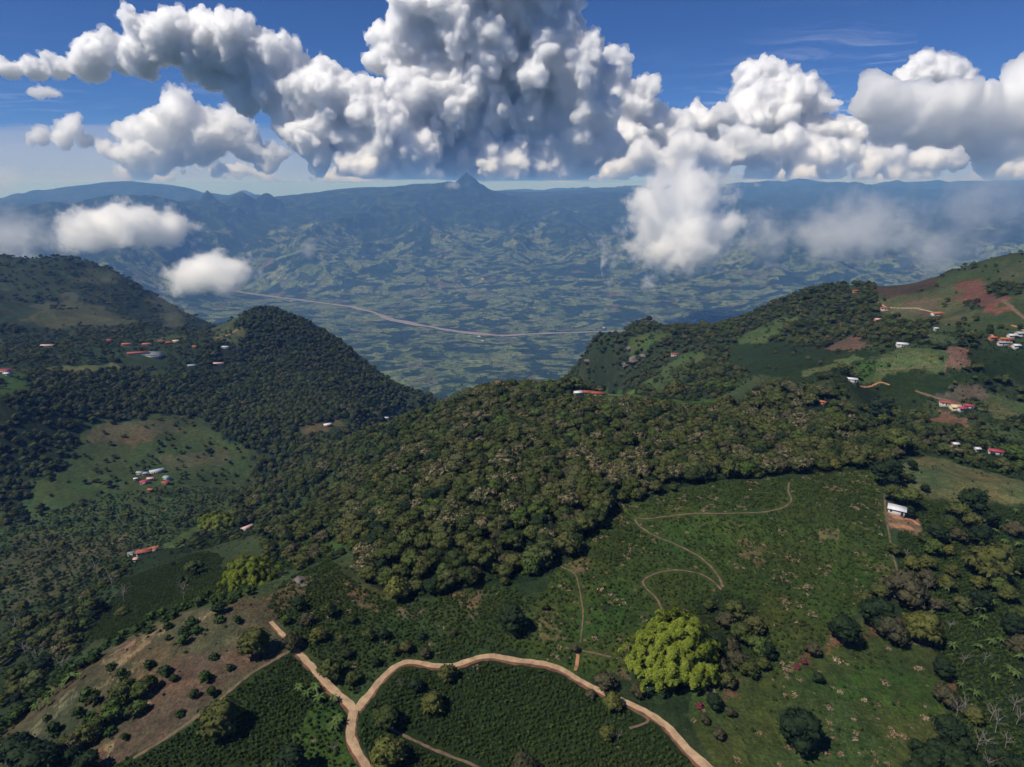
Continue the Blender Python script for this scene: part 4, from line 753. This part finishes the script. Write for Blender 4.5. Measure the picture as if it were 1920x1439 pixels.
H(1265,667,13,7,-12,'red','wall','red roofed house on the shoulder of the right hill left of the dark crops'); H(1865,852,9,5,-25,'crimson','wall','white house with reddish roof edge above the dry pasture'); H(1790,838,4,3,0,'white','wall','small white hut above the dry pasture, left of the reddish one',2.3); H(1831,847,3.5,3,0,'white','wall','tiny white hut between the two huts above the dry pasture',2.2); H(1645,603,9,6,0,'pink','brick','pinkish hut left of the road on the right hill')
for i, (px, py, L) in enumerate(((392, 542, 45), (400, 541, 60), (408, 542, 40), (415, 540, 35), (404, 539, 30), (360, 541, 20), (898, 632, 30), (1132, 616, 26), (1182, 615, 24), (1128, 660, 30), (546, 566, 26), (905, 640, 22), (905, 524, 40))):
    H(px, py, L, 14, rng.uniform(-30, 30), ('white', 'pink', 'red')[i % 3] if i < 6 else 'white', 'wall', 'far building of the small riverside town' if i < 6 else 'far white building alone on the valley floor', 6, 1., cat='building', group='riverside town buildings' if i < 6 else 'lone valley buildings', name='far_building')
# water tank beside the white roofed house
x, y = spot(1701, 966); t = thing('water_tank', (x, y, Gz(x, y)), 'teal water tank right of the white roofed house', 'water tank')
part('tank', mk('tank', tube([(0, 0, -.3), (0, 0, 1.3), (0, 0, 1.45), (0, 0, 1.7)], [1.2, 1.2, .9, .15], 14), MM['teal']), t)
# person standing on the footpath
def skin_person(px, py):
    x, y = spot(px, py); t = thing('person', (x, y, Gz(x, y) + .1), 'person in white shirt and dark trousers standing on the footpath below the fork', 'person')
    J = [(0, 0, .95), (0, 0, 1.2), (0, 0, 1.42), (0, 0, 1.52), (0, .01, 1.66), (.1, 0, .9), (.12, .02, .5), (.13, 0, .06), (.14, -.12, .03), (-.1, 0, .9), (-.12, .02, .5), (-.13, 0, .06), (-.14, -.12, .03), (.19, 0, 1.4), (.26, .03, 1.12), (.25, -.08, .88), (-.19, 0, 1.4), (-.26, .03, 1.12), (-.25, -.08, .88)]
    E = [(0, 1), (1, 2), (2, 3), (3, 4), (0, 5), (5, 6), (6, 7), (7, 8), (0, 9), (9, 10), (10, 11), (11, 12), (2, 13), (13, 14), (14, 15), (2, 16), (16, 17), (17, 18)]
    Rr = [.15, .15, .16, .06, .105, .1, .07, .05, .04, .1, .07, .05, .04, .07, .05, .035, .07, .05, .035]
    def sk(name, keep, grow, mat, root):
        ed = [e for e in E if e[0] in keep and e[1] in keep]; ids = sorted(keep); me = bpy.data.meshes.new(name); me.from_pydata([J[i] for i in ids], [(ids.index(a), ids.index(b)) for a, b in ed], [])
        o = link(bpy.data.objects.new(name, me)); md = o.modifiers.new('s', 'SKIN'); sv = me.skin_vertices[0].data
        for k, i in enumerate(ids): sv[k].radius = (Rr[i] + grow, Rr[i] + grow)
        sv[ids.index(root)].use_root = True; o.modifiers.new('d', 'SUBSURF').levels = 1; o.parent = t; me.materials.append(mat); return o
    sk('body', set(range(19)), 0, plain('skin', (.30, .17, .11), .6, .05), 0); sk('shirt', {0, 1, 2, 13, 14, 16, 17}, .018, plain('shirt', (.78, .78, .78), .9, .03), 0)
    sk('trousers', {0, 5, 6, 7, 9, 10, 11}, .012, plain('trousers', (.04, .045, .07), .9, .1), 0)
    iv, if_ = ico(2); k = iv[:, 2] > -.2; part('hair', mk('hair', (iv * (.115, .125, .12) + (0, .02, 1.71), if_), MM['dark']), t)
skin_person(736, 1371)
# --- forest trees
fx, fy, r_ = jitter(-1500, 1500, 150, 1750, 6.3, 71, .62)
rr = np.hypot(fx, fy); d = samp(WOOD, fx, fy); k = (rr < 1700) & (r_.random(len(fx)) < d) & seen(fx, fy); fx, fy = fx[k], fy[k]; rr = rr[k]
for hx, hy, hr in CLEARS:
    dn = np.hypot(hx, hy)
    for sft, rad in ((0, hr), (hr * .9 + 3, hr), (hr * 1.6 + 6, hr * .8)):
        k = np.hypot(fx - hx * (1 - sft / dn), fy - hy * (1 - sft / dn)) > rad; fx, fy, rr = fx[k], fy[k], rr[k]
k = visible(fx, fy, 12); fx, fy, rr = fx[k], fy[k], rr[k]
gx2, gy2, r2 = jitter(-2600, 200, 1500, 3000, 13, 72); q = np.hypot(gx2, gy2); k = (q > 1700) & (q < 3000) & (r2.random(len(q)) < samp(WOOD, gx2, gy2) * .9) & seen(gx2, gy2); gx2, gy2, q = gx2[k], gy2[k], q[k]
k = visible(gx2, gy2, 12); FX = np.concatenate([fx, gx2[k]]); FY = np.concatenate([fy, gy2[k]]); FR = np.concatenate([rr, q[k]])
print('forest trees', len(FX))
FZ = hz(FX, FY) - .2; rs_ = np.random.default_rng(9); n = len(FX); keys = ['tree0', 'tree1', 'tree2', 'tree3', 'tree4', 'flower0', 'flower1', 'dark0', 'purple0', 'olive0']
dens = samp(WOOD, FX, FY)
pf = np.where((dens > 1.05), .19, .02) * (1 + 1.2 * noise2(FX, FY, 55, 61, 2)); u = rs_.random(n)
PID = rs_.integers(0, 5, n); PID[rs_.random(n) < .10] = 7; PID[rs_.random(n) < .045] = 8; PID[rs_.random(n) < .03] = 9; fl = u < pf; PID[fl] = rs_.integers(5, 7, fl.sum())
SCL = (.55 + .80 * rs_.random(n) ** 1.4) * np.where(dens > 1.05, 1.0, .82) * np.where(dens < .3, .75, 1); SCL[rs_.random(n) < .035] *= 1.55; SCL[FR > 1700] *= 1.35; ROT = rs_.uniform(0, 6.28, n)
order = np.argsort(FR / SCL); near300 = [i for i in order if dens[i] > 1.05][:290]
LAB = {'tree': 'dark green broadleaf tree standing in the closed wood on the central spur', 'flower': 'broadleaf tree with tan flowering top in the wood on the central spur',
       'dark': 'blackish green tree with dense crown in the wood on the central spur', 'purple': 'brownish tree with muted crown in the wood on the central spur', 'olive': 'yellowish olive tree in the wood on the central spur'}
PROTO = {}
for i in near300:
    key = keys[PID[i]]; fam = key.rstrip('0123456789')
    t = plant(key, (FX[i], FY[i]), LAB[fam], float(SCL[i]), fam + ' trees of the central wood', 'forest_tree', 'tree', float(ROT[i]))
    if key not in PROTO: PROTO[key] = t.children[0]
for key in keys:
    if key not in PROTO:
        i = int(np.nonzero(PID == keys.index(key))[0][0]); fam = key.rstrip('0123456789'); t = plant(key, (FX[i], FY[i]), LAB[fam], float(SCL[i]), fam + ' trees of the central wood', 'forest_tree', 'tree', float(ROT[i])); PROTO[key] = t.children[0]; near300.append(i)
rest = np.ones(n, bool); rest[near300] = False; cen = rest & (dens > 1.05); out = rest & (dens <= 1.05)
for nm, kk in (('forest', cen), ('hillside_woods', out)):
    scatter(nm, [PROTO[k_] for k_ in keys], np.stack([FX, FY, FZ], 1)[kk], SCL[kk], ROT[kk], PID[kk])
# ------------------------------------------------------------------ clouds
def cloud_mat(name, mfp, aniso=0.3, col=(1, 1, 1)):
    m = bpy.data.materials.new(name); m.use_nodes = True; n = m.node_tree; n.nodes.clear()
    o = n.nodes.new('ShaderNodeOutputMaterial'); v = n.nodes.new('ShaderNodeVolumeScatter')
    v.inputs['Color'].default_value = (*col, 1); v.inputs['Density'].default_value = 1.0 / mfp
    v.inputs['Anisotropy'].default_value = aniso
    n.links.new(v.outputs[0], o.inputs['Volume']); return m
def cloud(D, blobs, voxel, mat, label, seed=0, lev=(11, 8, 5), frac=.42, flat=.80, disp=1.0, depthk=1.0, floor=True, name='cumulus_cloud', group='cumulus clouds over the far mountains', rag=1.0, basez=None):
    """blobs: px, py, radius px, depth offset in radii. Cauliflower of spheres in three sizes, voxel union, billow relief."""
    r_ = np.random.default_rng(seed + 100); S = D / F; sph = []
    for b in blobs:
        px, py, rad = b[:3]; dz = b[3] if len(b) > 3 else 0.
        d = ray(px, py); c = d * (D + dz * rad * S * depthk) / d[1]; R = rad * S * .84; sph.append((c, R, 0))
        for i in range(lev[0]):
            v = r_.normal(size=3); v[2] = abs(v[2]) * .85 - .25; v[1] = -abs(v[1]) if r_.random() < .7 else v[1]
            v /= np.linalg.norm(v); R1 = R * frac * r_.uniform(.55, 1.2); c1 = c + v * R * .86; sph.append((c1, R1, 1))
            for j in range(lev[1]):
                q = r_.normal(size=3) + v * 1.0; q /= np.linalg.norm(q); R2 = R1 * frac * r_.uniform(.55, 1.25); c2 = c1 + q * R1 * .92
                if R2 > voxel * 1.2: sph.append((c2, R2, 2))
                for k in range(lev[2]):
                    p = r_.normal(size=3) + q * 1.1; p /= np.linalg.norm(p); R3 = R2 * .45 * r_.uniform(.6, 1.3)
                    if R3 > voxel * .85: sph.append((c2 + p * R2 * r_.uniform(.9, 1.15), R3, 3))
    parts = []
    for l, sub in ((0, 3), (1, 2), (2, 1), (3, 1)):
        A = [(c, R) for c, R, q in sph if q == l]
        if not A: continue
        iv, if_ = ico(sub); cc = np.array([a[0] for a in A]); RR_ = np.array([a[1] for a in A]); V = (iv[None] * RR_[:, None, None] + cc[:, None]).reshape(-1, 3)
        parts.append((V, (if_[None] + (np.arange(len(A)) * len(iv))[:, None, None]).reshape(-1, 3)))
    V, Fa = join_(parts); V[:, 2] += CAMZ
    me = mesh_np(name, V, Fa); o = bpy.data.objects.new(name, me); link(o)
    md = o.modifiers.new('r', 'REMESH'); md.mode = 'VOXEL'; md.voxel_size = voxel
    dg = bpy.context.evaluated_depsgraph_get(); m2 = bpy.data.meshes.new_from_object(o.evaluated_get(dg))
    o.modifiers.clear(); o.data = m2; bpy.data.meshes.remove(me); n = len(m2.vertices)
    P = np.empty(n * 3, np.float32); m2.vertices.foreach_get('co', P); P = P.reshape(-1, 3).astype(float)
    N = np.empty(n * 3, np.float32); m2.vertices.foreach_get('normal', N); N = N.reshape(-1, 3)
    h = 0; a = 1.0; sc = voxel * 22
    for kk in range(5):
        h = h + a * (np.abs(noise3(P / sc + kk * 9.1 + seed)) * 2 - .5); a *= .66; sc *= .5
    P += N * (h * voxel * 2.6 * disp)[:, None]
    w1 = voxel * 34; P += np.stack([noise3(P / w1 + 3.3), noise3(P / w1 + 8.3), noise3(P / w1 + 5.3)], 1) * voxel * 5 * rag
    if floor:
        zb = (HAZE_TOP + 12 if basez is None else basez) + 40 * np.abs(noise3(P / (voxel * 9)))
        low = P[:, 2] < zb; P[low, 2] = zb[low] + (P[low, 2] - zb[low]) * .01
        P[:, 2] = np.maximum(P[:, 2], HAZE_TOP + 4)
    m2.vertices.foreach_set('co', P.astype(np.float32).ravel()); m2.update()
    m2.polygons.foreach_set('use_smooth', np.ones(len(m2.polygons), bool))
    m2.materials.clear(); m2.materials.append(mat); m2.name = name
    if D > 29000 and disp == 1.0:    # torn thin fringe round the dense body
        fr = m2.copy(); fr.name = 'cloud fringe'; m2.vertices.foreach_get('normal', (N2 := np.empty(n * 3, np.float32))); N2 = N2.reshape(-1, 3)
        k2 = np.clip(fbm3(P / (voxel * 6) + seed, 3, .6) + .15, -.35, 1.2); Pf = P + N2 * (k2 * voxel * 2.4)[:, None] + np.array([0, 0, 1]) * (np.clip(k2, 0, 1) * voxel * .6)[:, None]
        Pf[:, 2] = np.maximum(Pf[:, 2], HAZE_TOP + 6); fr.vertices.foreach_set('co', Pf.astype(np.float32).ravel()); fr.update(); fr.materials.clear(); fr.materials.append(M_FRINGE); part('fringe', fr, o)
    tag(o, label, 'cloud', group); print(name, label[:30], len(m2.polygons)); return o
def join_(parts):
    V = []; Fa = []; k = 0
    for v, f in parts: V.append(v); Fa.append(f + k); k += len(v)
    return np.concatenate(V), np.concatenate(Fa)
M_CUM = cloud_mat('cumulus', 75.0, .62); M_SOFT = cloud_mat('soft cumulus', 190.0, .65); M_FRINGE = cloud_mat('cloud fringe', 520.0, .5); M_VEIL = cloud_mat('veil', 9000.0, .3, (.97, .97, 1))
cloud(36000, [(790,60,62),(760,110,60,.3),(850,20,80),(900,-40,70),(960,-20,75),(1010,30,58),(1000,-40,60),(860,110,95,.4),(950,130,100,.5),(1050,110,62),(1085,95,34,-.5),(1080,160,60),(1105,220,50),(800,180,70,.3),
   (900,220,100,.6),(1000,220,100,.6),(800,260,65,.5),(880,300,80,.6),(970,300,90,.6),(1060,290,80,.5),(1125,290,48,.3),(740,60,25),(728,100,22),(1040,-10,30)], 95, M_CUM, 'tallest white cumulus tower with grey shaded middle above the sharp peak', 1, (12, 9, 6))
cloud(33500, [(325,75,52),(270,60,32),(380,65,48),(430,95,52),(260,110,40),(210,100,36,.3),(160,95,28,.3),(170,130,32,.5),(110,125,26,.5),(60,125,20,.5),(20,125,18,.5),(480,120,48),(400,130,45,.3),(530,115,42),(530,170,55,.2),
  (590,165,46),(460,180,42,.4),(640,190,46),(610,230,55,.3),(690,215,42),(670,260,48,.2),(725,250,46),(740,300,48,.2),(785,285,40),(580,270,34,-.8),(560,255,25,-1),(600,310,26,-.8),(660,315,24,-1),(690,318,26,-1),(790,325,30,-.4),(750,335,20,-1),(545,235,25,.3),(700,160,18,.5)], 85, M_CUM, 'long arching white cumulus bank left of the tall tower', 2, (12, 9, 6))
cloud(40000, [(335,225,42),(290,235,34),(380,255,48,.3),(430,240,36,.5),(250,245,26),(460,270,40,.6),(330,275,40,.4),(510,290,34,.6),(270,285,34,-.3),(300,300,28,-.4),(240,290,26,-.2),(200,275,20),(260,322,20,-.4),(300,318,16,-.4),(410,320,16,-.2)], 100, M_SOFT, 'middle low cumulus heap under the left end of the arching bank', 3, (10, 7, 3))
cloud(41000, [(140,245,22),(125,262,20),(85,258,18),(60,262,12),(165,268,14),(110,250,12)], 110, M_SOFT, 'smallest detached cumulus at the far left above the blue ridges', 4, (9, 6, 3))
cloud(42000, [(1150,110,22),(1148,145,26),(1165,180,28),(1210,165,26),(1195,205,38),(1235,200,22),(1180,260,45),(1240,260,45,.3),(1300,235,36,.6),(1255,210,20),(1340,250,50,.6),(1400,230,55,.8),(1460,220,55,.8),(1510,190,48,.8),(1500,240,55,.8),(1560,265,50,.7)], 110, M_CUM, 'stepped bright cumulus shoulders right of the tall tower', 5, (10, 7, 3))
cloud(46000, [(1400,150,24),(1425,138,22),(1450,145,24),(1480,150,18),(1410,175,30),(1460,175,34),(1510,165,18),(1395,190,24)], 110, M_CUM, 'crisp white cumulus head rising behind the flat anvil at right', 6, (11, 7, 3))
cloud(32000, [(1200,300,36),(1250,320,34,-.3),(1290,290,45),(1340,310,40,-.2),(1380,280,42),(1440,290,40,.2),(1430,320,32),(1490,280,38,.3),(1540,290,38,.3),(1590,290,30,.3),(1560,325,26),(1500,325,28),(1640,305,26,.3),(1690,310,24,.3),(1740,305,24,.3),(1680,330,20),(1620,335,18),(1790,305,24,.4),(1740,335,16),(1230,345,20,-.6),(1150,330,26,.4),(1345,335,16,-1),(1300,345,16,-1)], 85, M_CUM, 'long lower row of bright cumulus under the anvil at right', 7, (10, 8, 4))
cloud(44000, [(1735,130,28),(1780,130,26),(1720,155,28),(1760,150,38),(1700,165,20),(1800,150,20),(1680,170,14)], 105, M_CUM, 'twin topped white cumulus tower at the upper right', 8, (11, 8, 3))
cloud(38000, [(1640,190,40),(1700,200,46),(1770,200,50),(1840,190,50),(1910,180,55),(1960,150,60),(1680,240,50,.4),(1750,250,55,.4),(1830,250,55,.4),(1900,250,60,.4),(1980,230,70,.4),(1620,200,24),(1900,125,24),(1930,115,24),(1880,300,40,.4),(1950,310,50,.3)], 170, M_SOFT, 'wide grey topped cloud shelf at the right edge under the twin tower', 9, (8, 6, 2), disp=.7)
cloud(30000, [(1895,320,20),(1920,330,26),(1960,330,30)], 100, M_CUM, 'small bright cumulus cut by the right edge of the picture', 10, (9, 6, 2))
cloud(50000, [(x, 332 + 6 * math.sin(x * .05), 15 + 6 * math.sin(x * .031), .6) for x in range(240, 2000, 24)], 200, M_SOFT, 'long low grey cloud base line closing the skyline behind the towers', 12, (6, 4, 0), name='cumulus_cloud')
def veil(px, py, rx, ry, D, label, seed, mfp):
    iv, if_ = ico(5); c = at(px, py, D); sx, sz = rx * D / F, ry * D / F; V = iv * (1 + .18 * noise3(iv * 3 + seed) + .10 * noise3(iv * 7 + seed))[:, None] * (sx, sx * .35, sz) + c
    V[:, 2] = np.maximum(V[:, 2], HAZE_TOP + 20); tag(link(bpy.data.objects.new('stratus_cloud', mesh_np('stratus', V, if_, cloud_mat('veil', mfp, .2, (.99, .96, .97)), True))), label, 'cloud', 'hazy cloud layers')
veil(230, 318, 560, 62, 62000, 'dull pinkish haze cloud low at the left behind the white cumulus', 1, 26000)
veil(1650, 300, 460, 60, 62000, 'dull grey haze cloud low at the right behind the white cumulus', 5, 18000)
for i, (px, py, R, D, lab) in enumerate([(88, 174, 13, 36000, 'thin flat cloud shred in the blue under the left cumulus bank'), (443, 322, 6, 30000, 'tiny dark cloud shred over the left blue ridges'), (1375, 345, 9, 22000, 'small white puff low over the right mountains beside the big low cloud'), (1510, 346, 9, 24000, 'flat white puff low over the right mountains')]):
    cloud(D, [(px + k * R * .8, py, R * (.5 if abs(k) > 1 else .75)) for k in (-2, -1, 0, 1, 2)], D / F * 2.2, M_SOFT, lab, 20 + i, (6, 4, 0), floor=True)

# low clouds drifting in the valley: ragged density inside a lumpy shell
def wisp_mat(name, dens, scale, lo, hi, col=(1, 1, 1)):
    g = NT(name); out = [n for n in g.t.nodes if n.type == 'OUTPUT_MATERIAL'][0]; g.t.nodes.remove(g.p)
    tc = g.n('TexCoord').outputs['Generated']; pos = g.n('NewGeometry').outputs['Position']
    v = g.n('VectorMath', operation='SUBTRACT'); g.l(tc, v.inputs[0]); v.inputs[1].default_value = (.5, .5, .5)
    L = g.n('VectorMath', operation='LENGTH'); g.l(v.outputs[0], L.inputs[0]); fall = g.sm(L.outputs['Value'], .50, .05)
    n = g.noise(pos, 1. / scale, 8, .70); x = g.math('ADD', n, g.math('MULTIPLY', fall, .30)); d = g.math('MULTIPLY', g.sm(x, lo, hi), dens)
    s = g.n('VolumeScatter'); s.inputs['Color'].default_value = (*col, 1); g.l(d, s.inputs['Density']); s.inputs['Anisotropy'].default_value = .3
    g.l(s.outputs[0], out.inputs['Volume']); g.m.cycles.volume_step_rate = .35; return g.m
def wisp(px, py, rx, ry, D, mat, label, rot=0., seed=0, depth=.8):
    iv, if_ = ico(4); c = at(px, py, D); sx, sz = rx * D / F, ry * D / F
    d = 1 + .22 * noise3(iv * 2.2 + seed); V = iv * d[:, None] * (sx, sx * depth, sz); ca, sa = math.cos(math.radians(rot)), math.sin(math.radians(rot))
    V = np.column_stack([V[:, 0] * ca - V[:, 2] * sa, V[:, 1], V[:, 0] * sa + V[:, 2] * ca])
    o = link(bpy.data.objects.new('low_cloud', mesh_np('low cloud', V, if_, mat, True))); o.location = c; o.rotation_euler = (0, 0, -math.atan2(c[0], c[1])); return tag(o, label, 'cloud', 'low clouds drifting in the valley')
W1 = wisp_mat('low cloud', .030, 360, .61, .80); W2 = wisp_mat('thin low cloud', .005, 300, .62, .92, (.97, .97, 1))
wisp(1275, 425, 150, 125, 6200, W1, 'biggest low cloud, ragged and bright, right of the picture middle', 30, 1)
wisp(225, 432, 145, 52, 6800, W1, 'bright low cloud over the dark range at left', 4, 2)
wisp(388, 512, 105, 46, 5600, W1, 'low cloud patch above the upstream end of the river', 0, 3)
wisp(1600, 430, 175, 85, 5600, W2, 'thin spreading low cloud over the right part of the valley', -8, 4)
wisp(1440, 445, 90, 60, 6000, W2, 'faint low cloud between the biggest one and the thin spreading one', 0, 5)
wisp(1850, 400, 110, 150, 3600, W2, 'thin rising mist at the right edge over the hill crest', -35, 6)
wisp(1770, 470, 110, 60, 3800, W2, 'mist tongue low at right touching the hill crest', 8, 7)
wisp(20, 430, 130, 70, 5200, W2, 'thin grey cloud at the left edge above the left hill', 5, 8)
wisp(30, 500, 80, 34, 2900, W2, 'small mist shred at the left edge on the top of the left hill', 8, 9)
wisp(0, 340, 50, 40, 5200, W2, 'faint cloud tuft at the left edge near the skyline', 0, 10)
wisp(850, 348, 26, 12, 12800, W2, 'small white cloud wrapped round the sharp peak', 10, 14)
wisp(578, 465, 30, 30, 6400, W2, 'little wisp above the valley fields left of the middle', 40, 11)
smoke = tag(wisp(1722, 634, 26, 22, 790, wisp_mat('smoke', .028, 26, .60, .90, (.93, .94, 1)), 'thin bluish smoke rising over the trees above the square brown plot', 20, 21), cat='smoke'); smoke.name = 'smoke'; del smoke['group']
# high cirrus: thin sheet of ice cloud
def cirrus(px0, px1, py0, py1, alt, label, seed, ang, dens):
    V = []; nx, ny = 24, 24
    for j in range(ny):
        for i in range(nx):
            d = ray(px0 + (px1 - px0) * i / (nx - 1), py0 + (py1 - py0) * j / (ny - 1)); k = alt / d[2]; V.append((d[0] * k, d[1] * k, CAMZ + alt + 120 * math.sin(i * .7 + j * .9)))
    i = (np.arange(ny - 1)[:, None] * nx + np.arange(nx - 1)[None]); Fa = np.stack([i, i + 1, i + nx + 1, i + nx], -1).reshape(-1, 4)
    g = NT('cirrus'); out = [n for n in g.t.nodes if n.type == 'OUTPUT_MATERIAL'][0]; pos = g.n('NewGeometry').outputs['Position']
    mp = g.n('Mapping'); g.l(pos, mp.inputs[0]); mp.inputs['Rotation'].default_value = (0, 0, ang); mp.inputs['Scale'].default_value = (1 / 16000, 1 / 5200, 0)
    wn = g.n('TexNoise'); wn.inputs['Scale'].default_value = .00009; wn.inputs['Detail'].default_value = 4; g.l(pos, wn.inputs['Vector'])
    mx = g.n('VectorMath', operation='MULTIPLY_ADD'); g.l(wn.outputs['Color'], mx.inputs[0]); mx.inputs[1].default_value = (2.2, 2.2, 0); g.l(mp.outputs[0], mx.inputs[2])
    n = g.noise(mx.outputs[0], 1.3, 6, .62); big = g.noise(pos, .00006, 3); uv = g.n('TexCoord').outputs['Generated']
    sx = g.n('SeparateXYZ'); g.l(uv, sx.inputs[0]); e = g.math('MULTIPLY', g.math('MULTIPLY', g.sm(sx.outputs[0], 0, .3), g.sm(sx.outputs[0], 1, .7)), g.math('MULTIPLY', g.sm(sx.outputs[1], 0, .35), g.sm(sx.outputs[1], 1, .65)))
    a = g.math('MULTIPLY', g.math('MULTIPLY', g.sm(n, .46, .80), g.sm(big, .44, .66)), g.math('MULTIPLY', e, dens))
    tr = g.n('BsdfTransparent'); tl = g.n('BsdfTranslucent'); tl.inputs[0].default_value = (.9, .9, .92, 1); ms = g.n('MixShader'); g.l(a, ms.inputs[0]); g.l(tr.outputs[0], ms.inputs[1]); g.l(tl.outputs[0], ms.inputs[2]); g.l(ms.outputs[0], out.inputs['Surface'])
    tag(link(bpy.data.objects.new('cirrus_cloud', mesh_np('cirrus', V, Fa, g.m, True))), label, 'cloud', 'high cirrus')
cirrus(1080, 1720, -60, 260, 9000, 'streaky thin cirrus in the blue right of the tall tower', 1, .9, .5)
cirrus(-60, 520, -60, 250, 9500, 'faint cirrus streaks in the blue over the left cumulus bank', 2, -.2, .2)
# ------------------------------------------------------------------ labels that single out the members of small groups, by their order in the place
_one = 'first second third fourth fifth sixth seventh eighth ninth tenth eleventh twelfth thirteenth fourteenth fifteenth sixteenth seventeenth eighteenth nineteenth'.split()
_ten = {2: 'twenty', 3: 'thirty', 4: 'forty', 5: 'fifty'}
def ordinal(n):
    if n < 20: return _one[n - 1]
    return (_ten[n // 10][:-1] + 'ieth') if n % 10 == 0 else _ten[n // 10] + ' ' + _one[n % 10 - 1]
groups = {}
for o in C.objects:
    if o.get('group') and o.get('category'): groups.setdefault((o['group'], o['label']), []).append(o)
bpy.context.view_layer.update()
for (gname, lab), L in groups.items():
    if 2 <= len(L) < 60 and not any(k in gname for k in ('central wood', 'crop bushes', 'scrub bushes')):
        L.sort(key=lambda o: proj(np.array(o.location))[0])
        for i, o in enumerate(L): o['label'] = lab + (', leftmost' if i == 0 else ', rightmost' if i == len(L) - 1 else ', %s from left' % ordinal(i + 1))
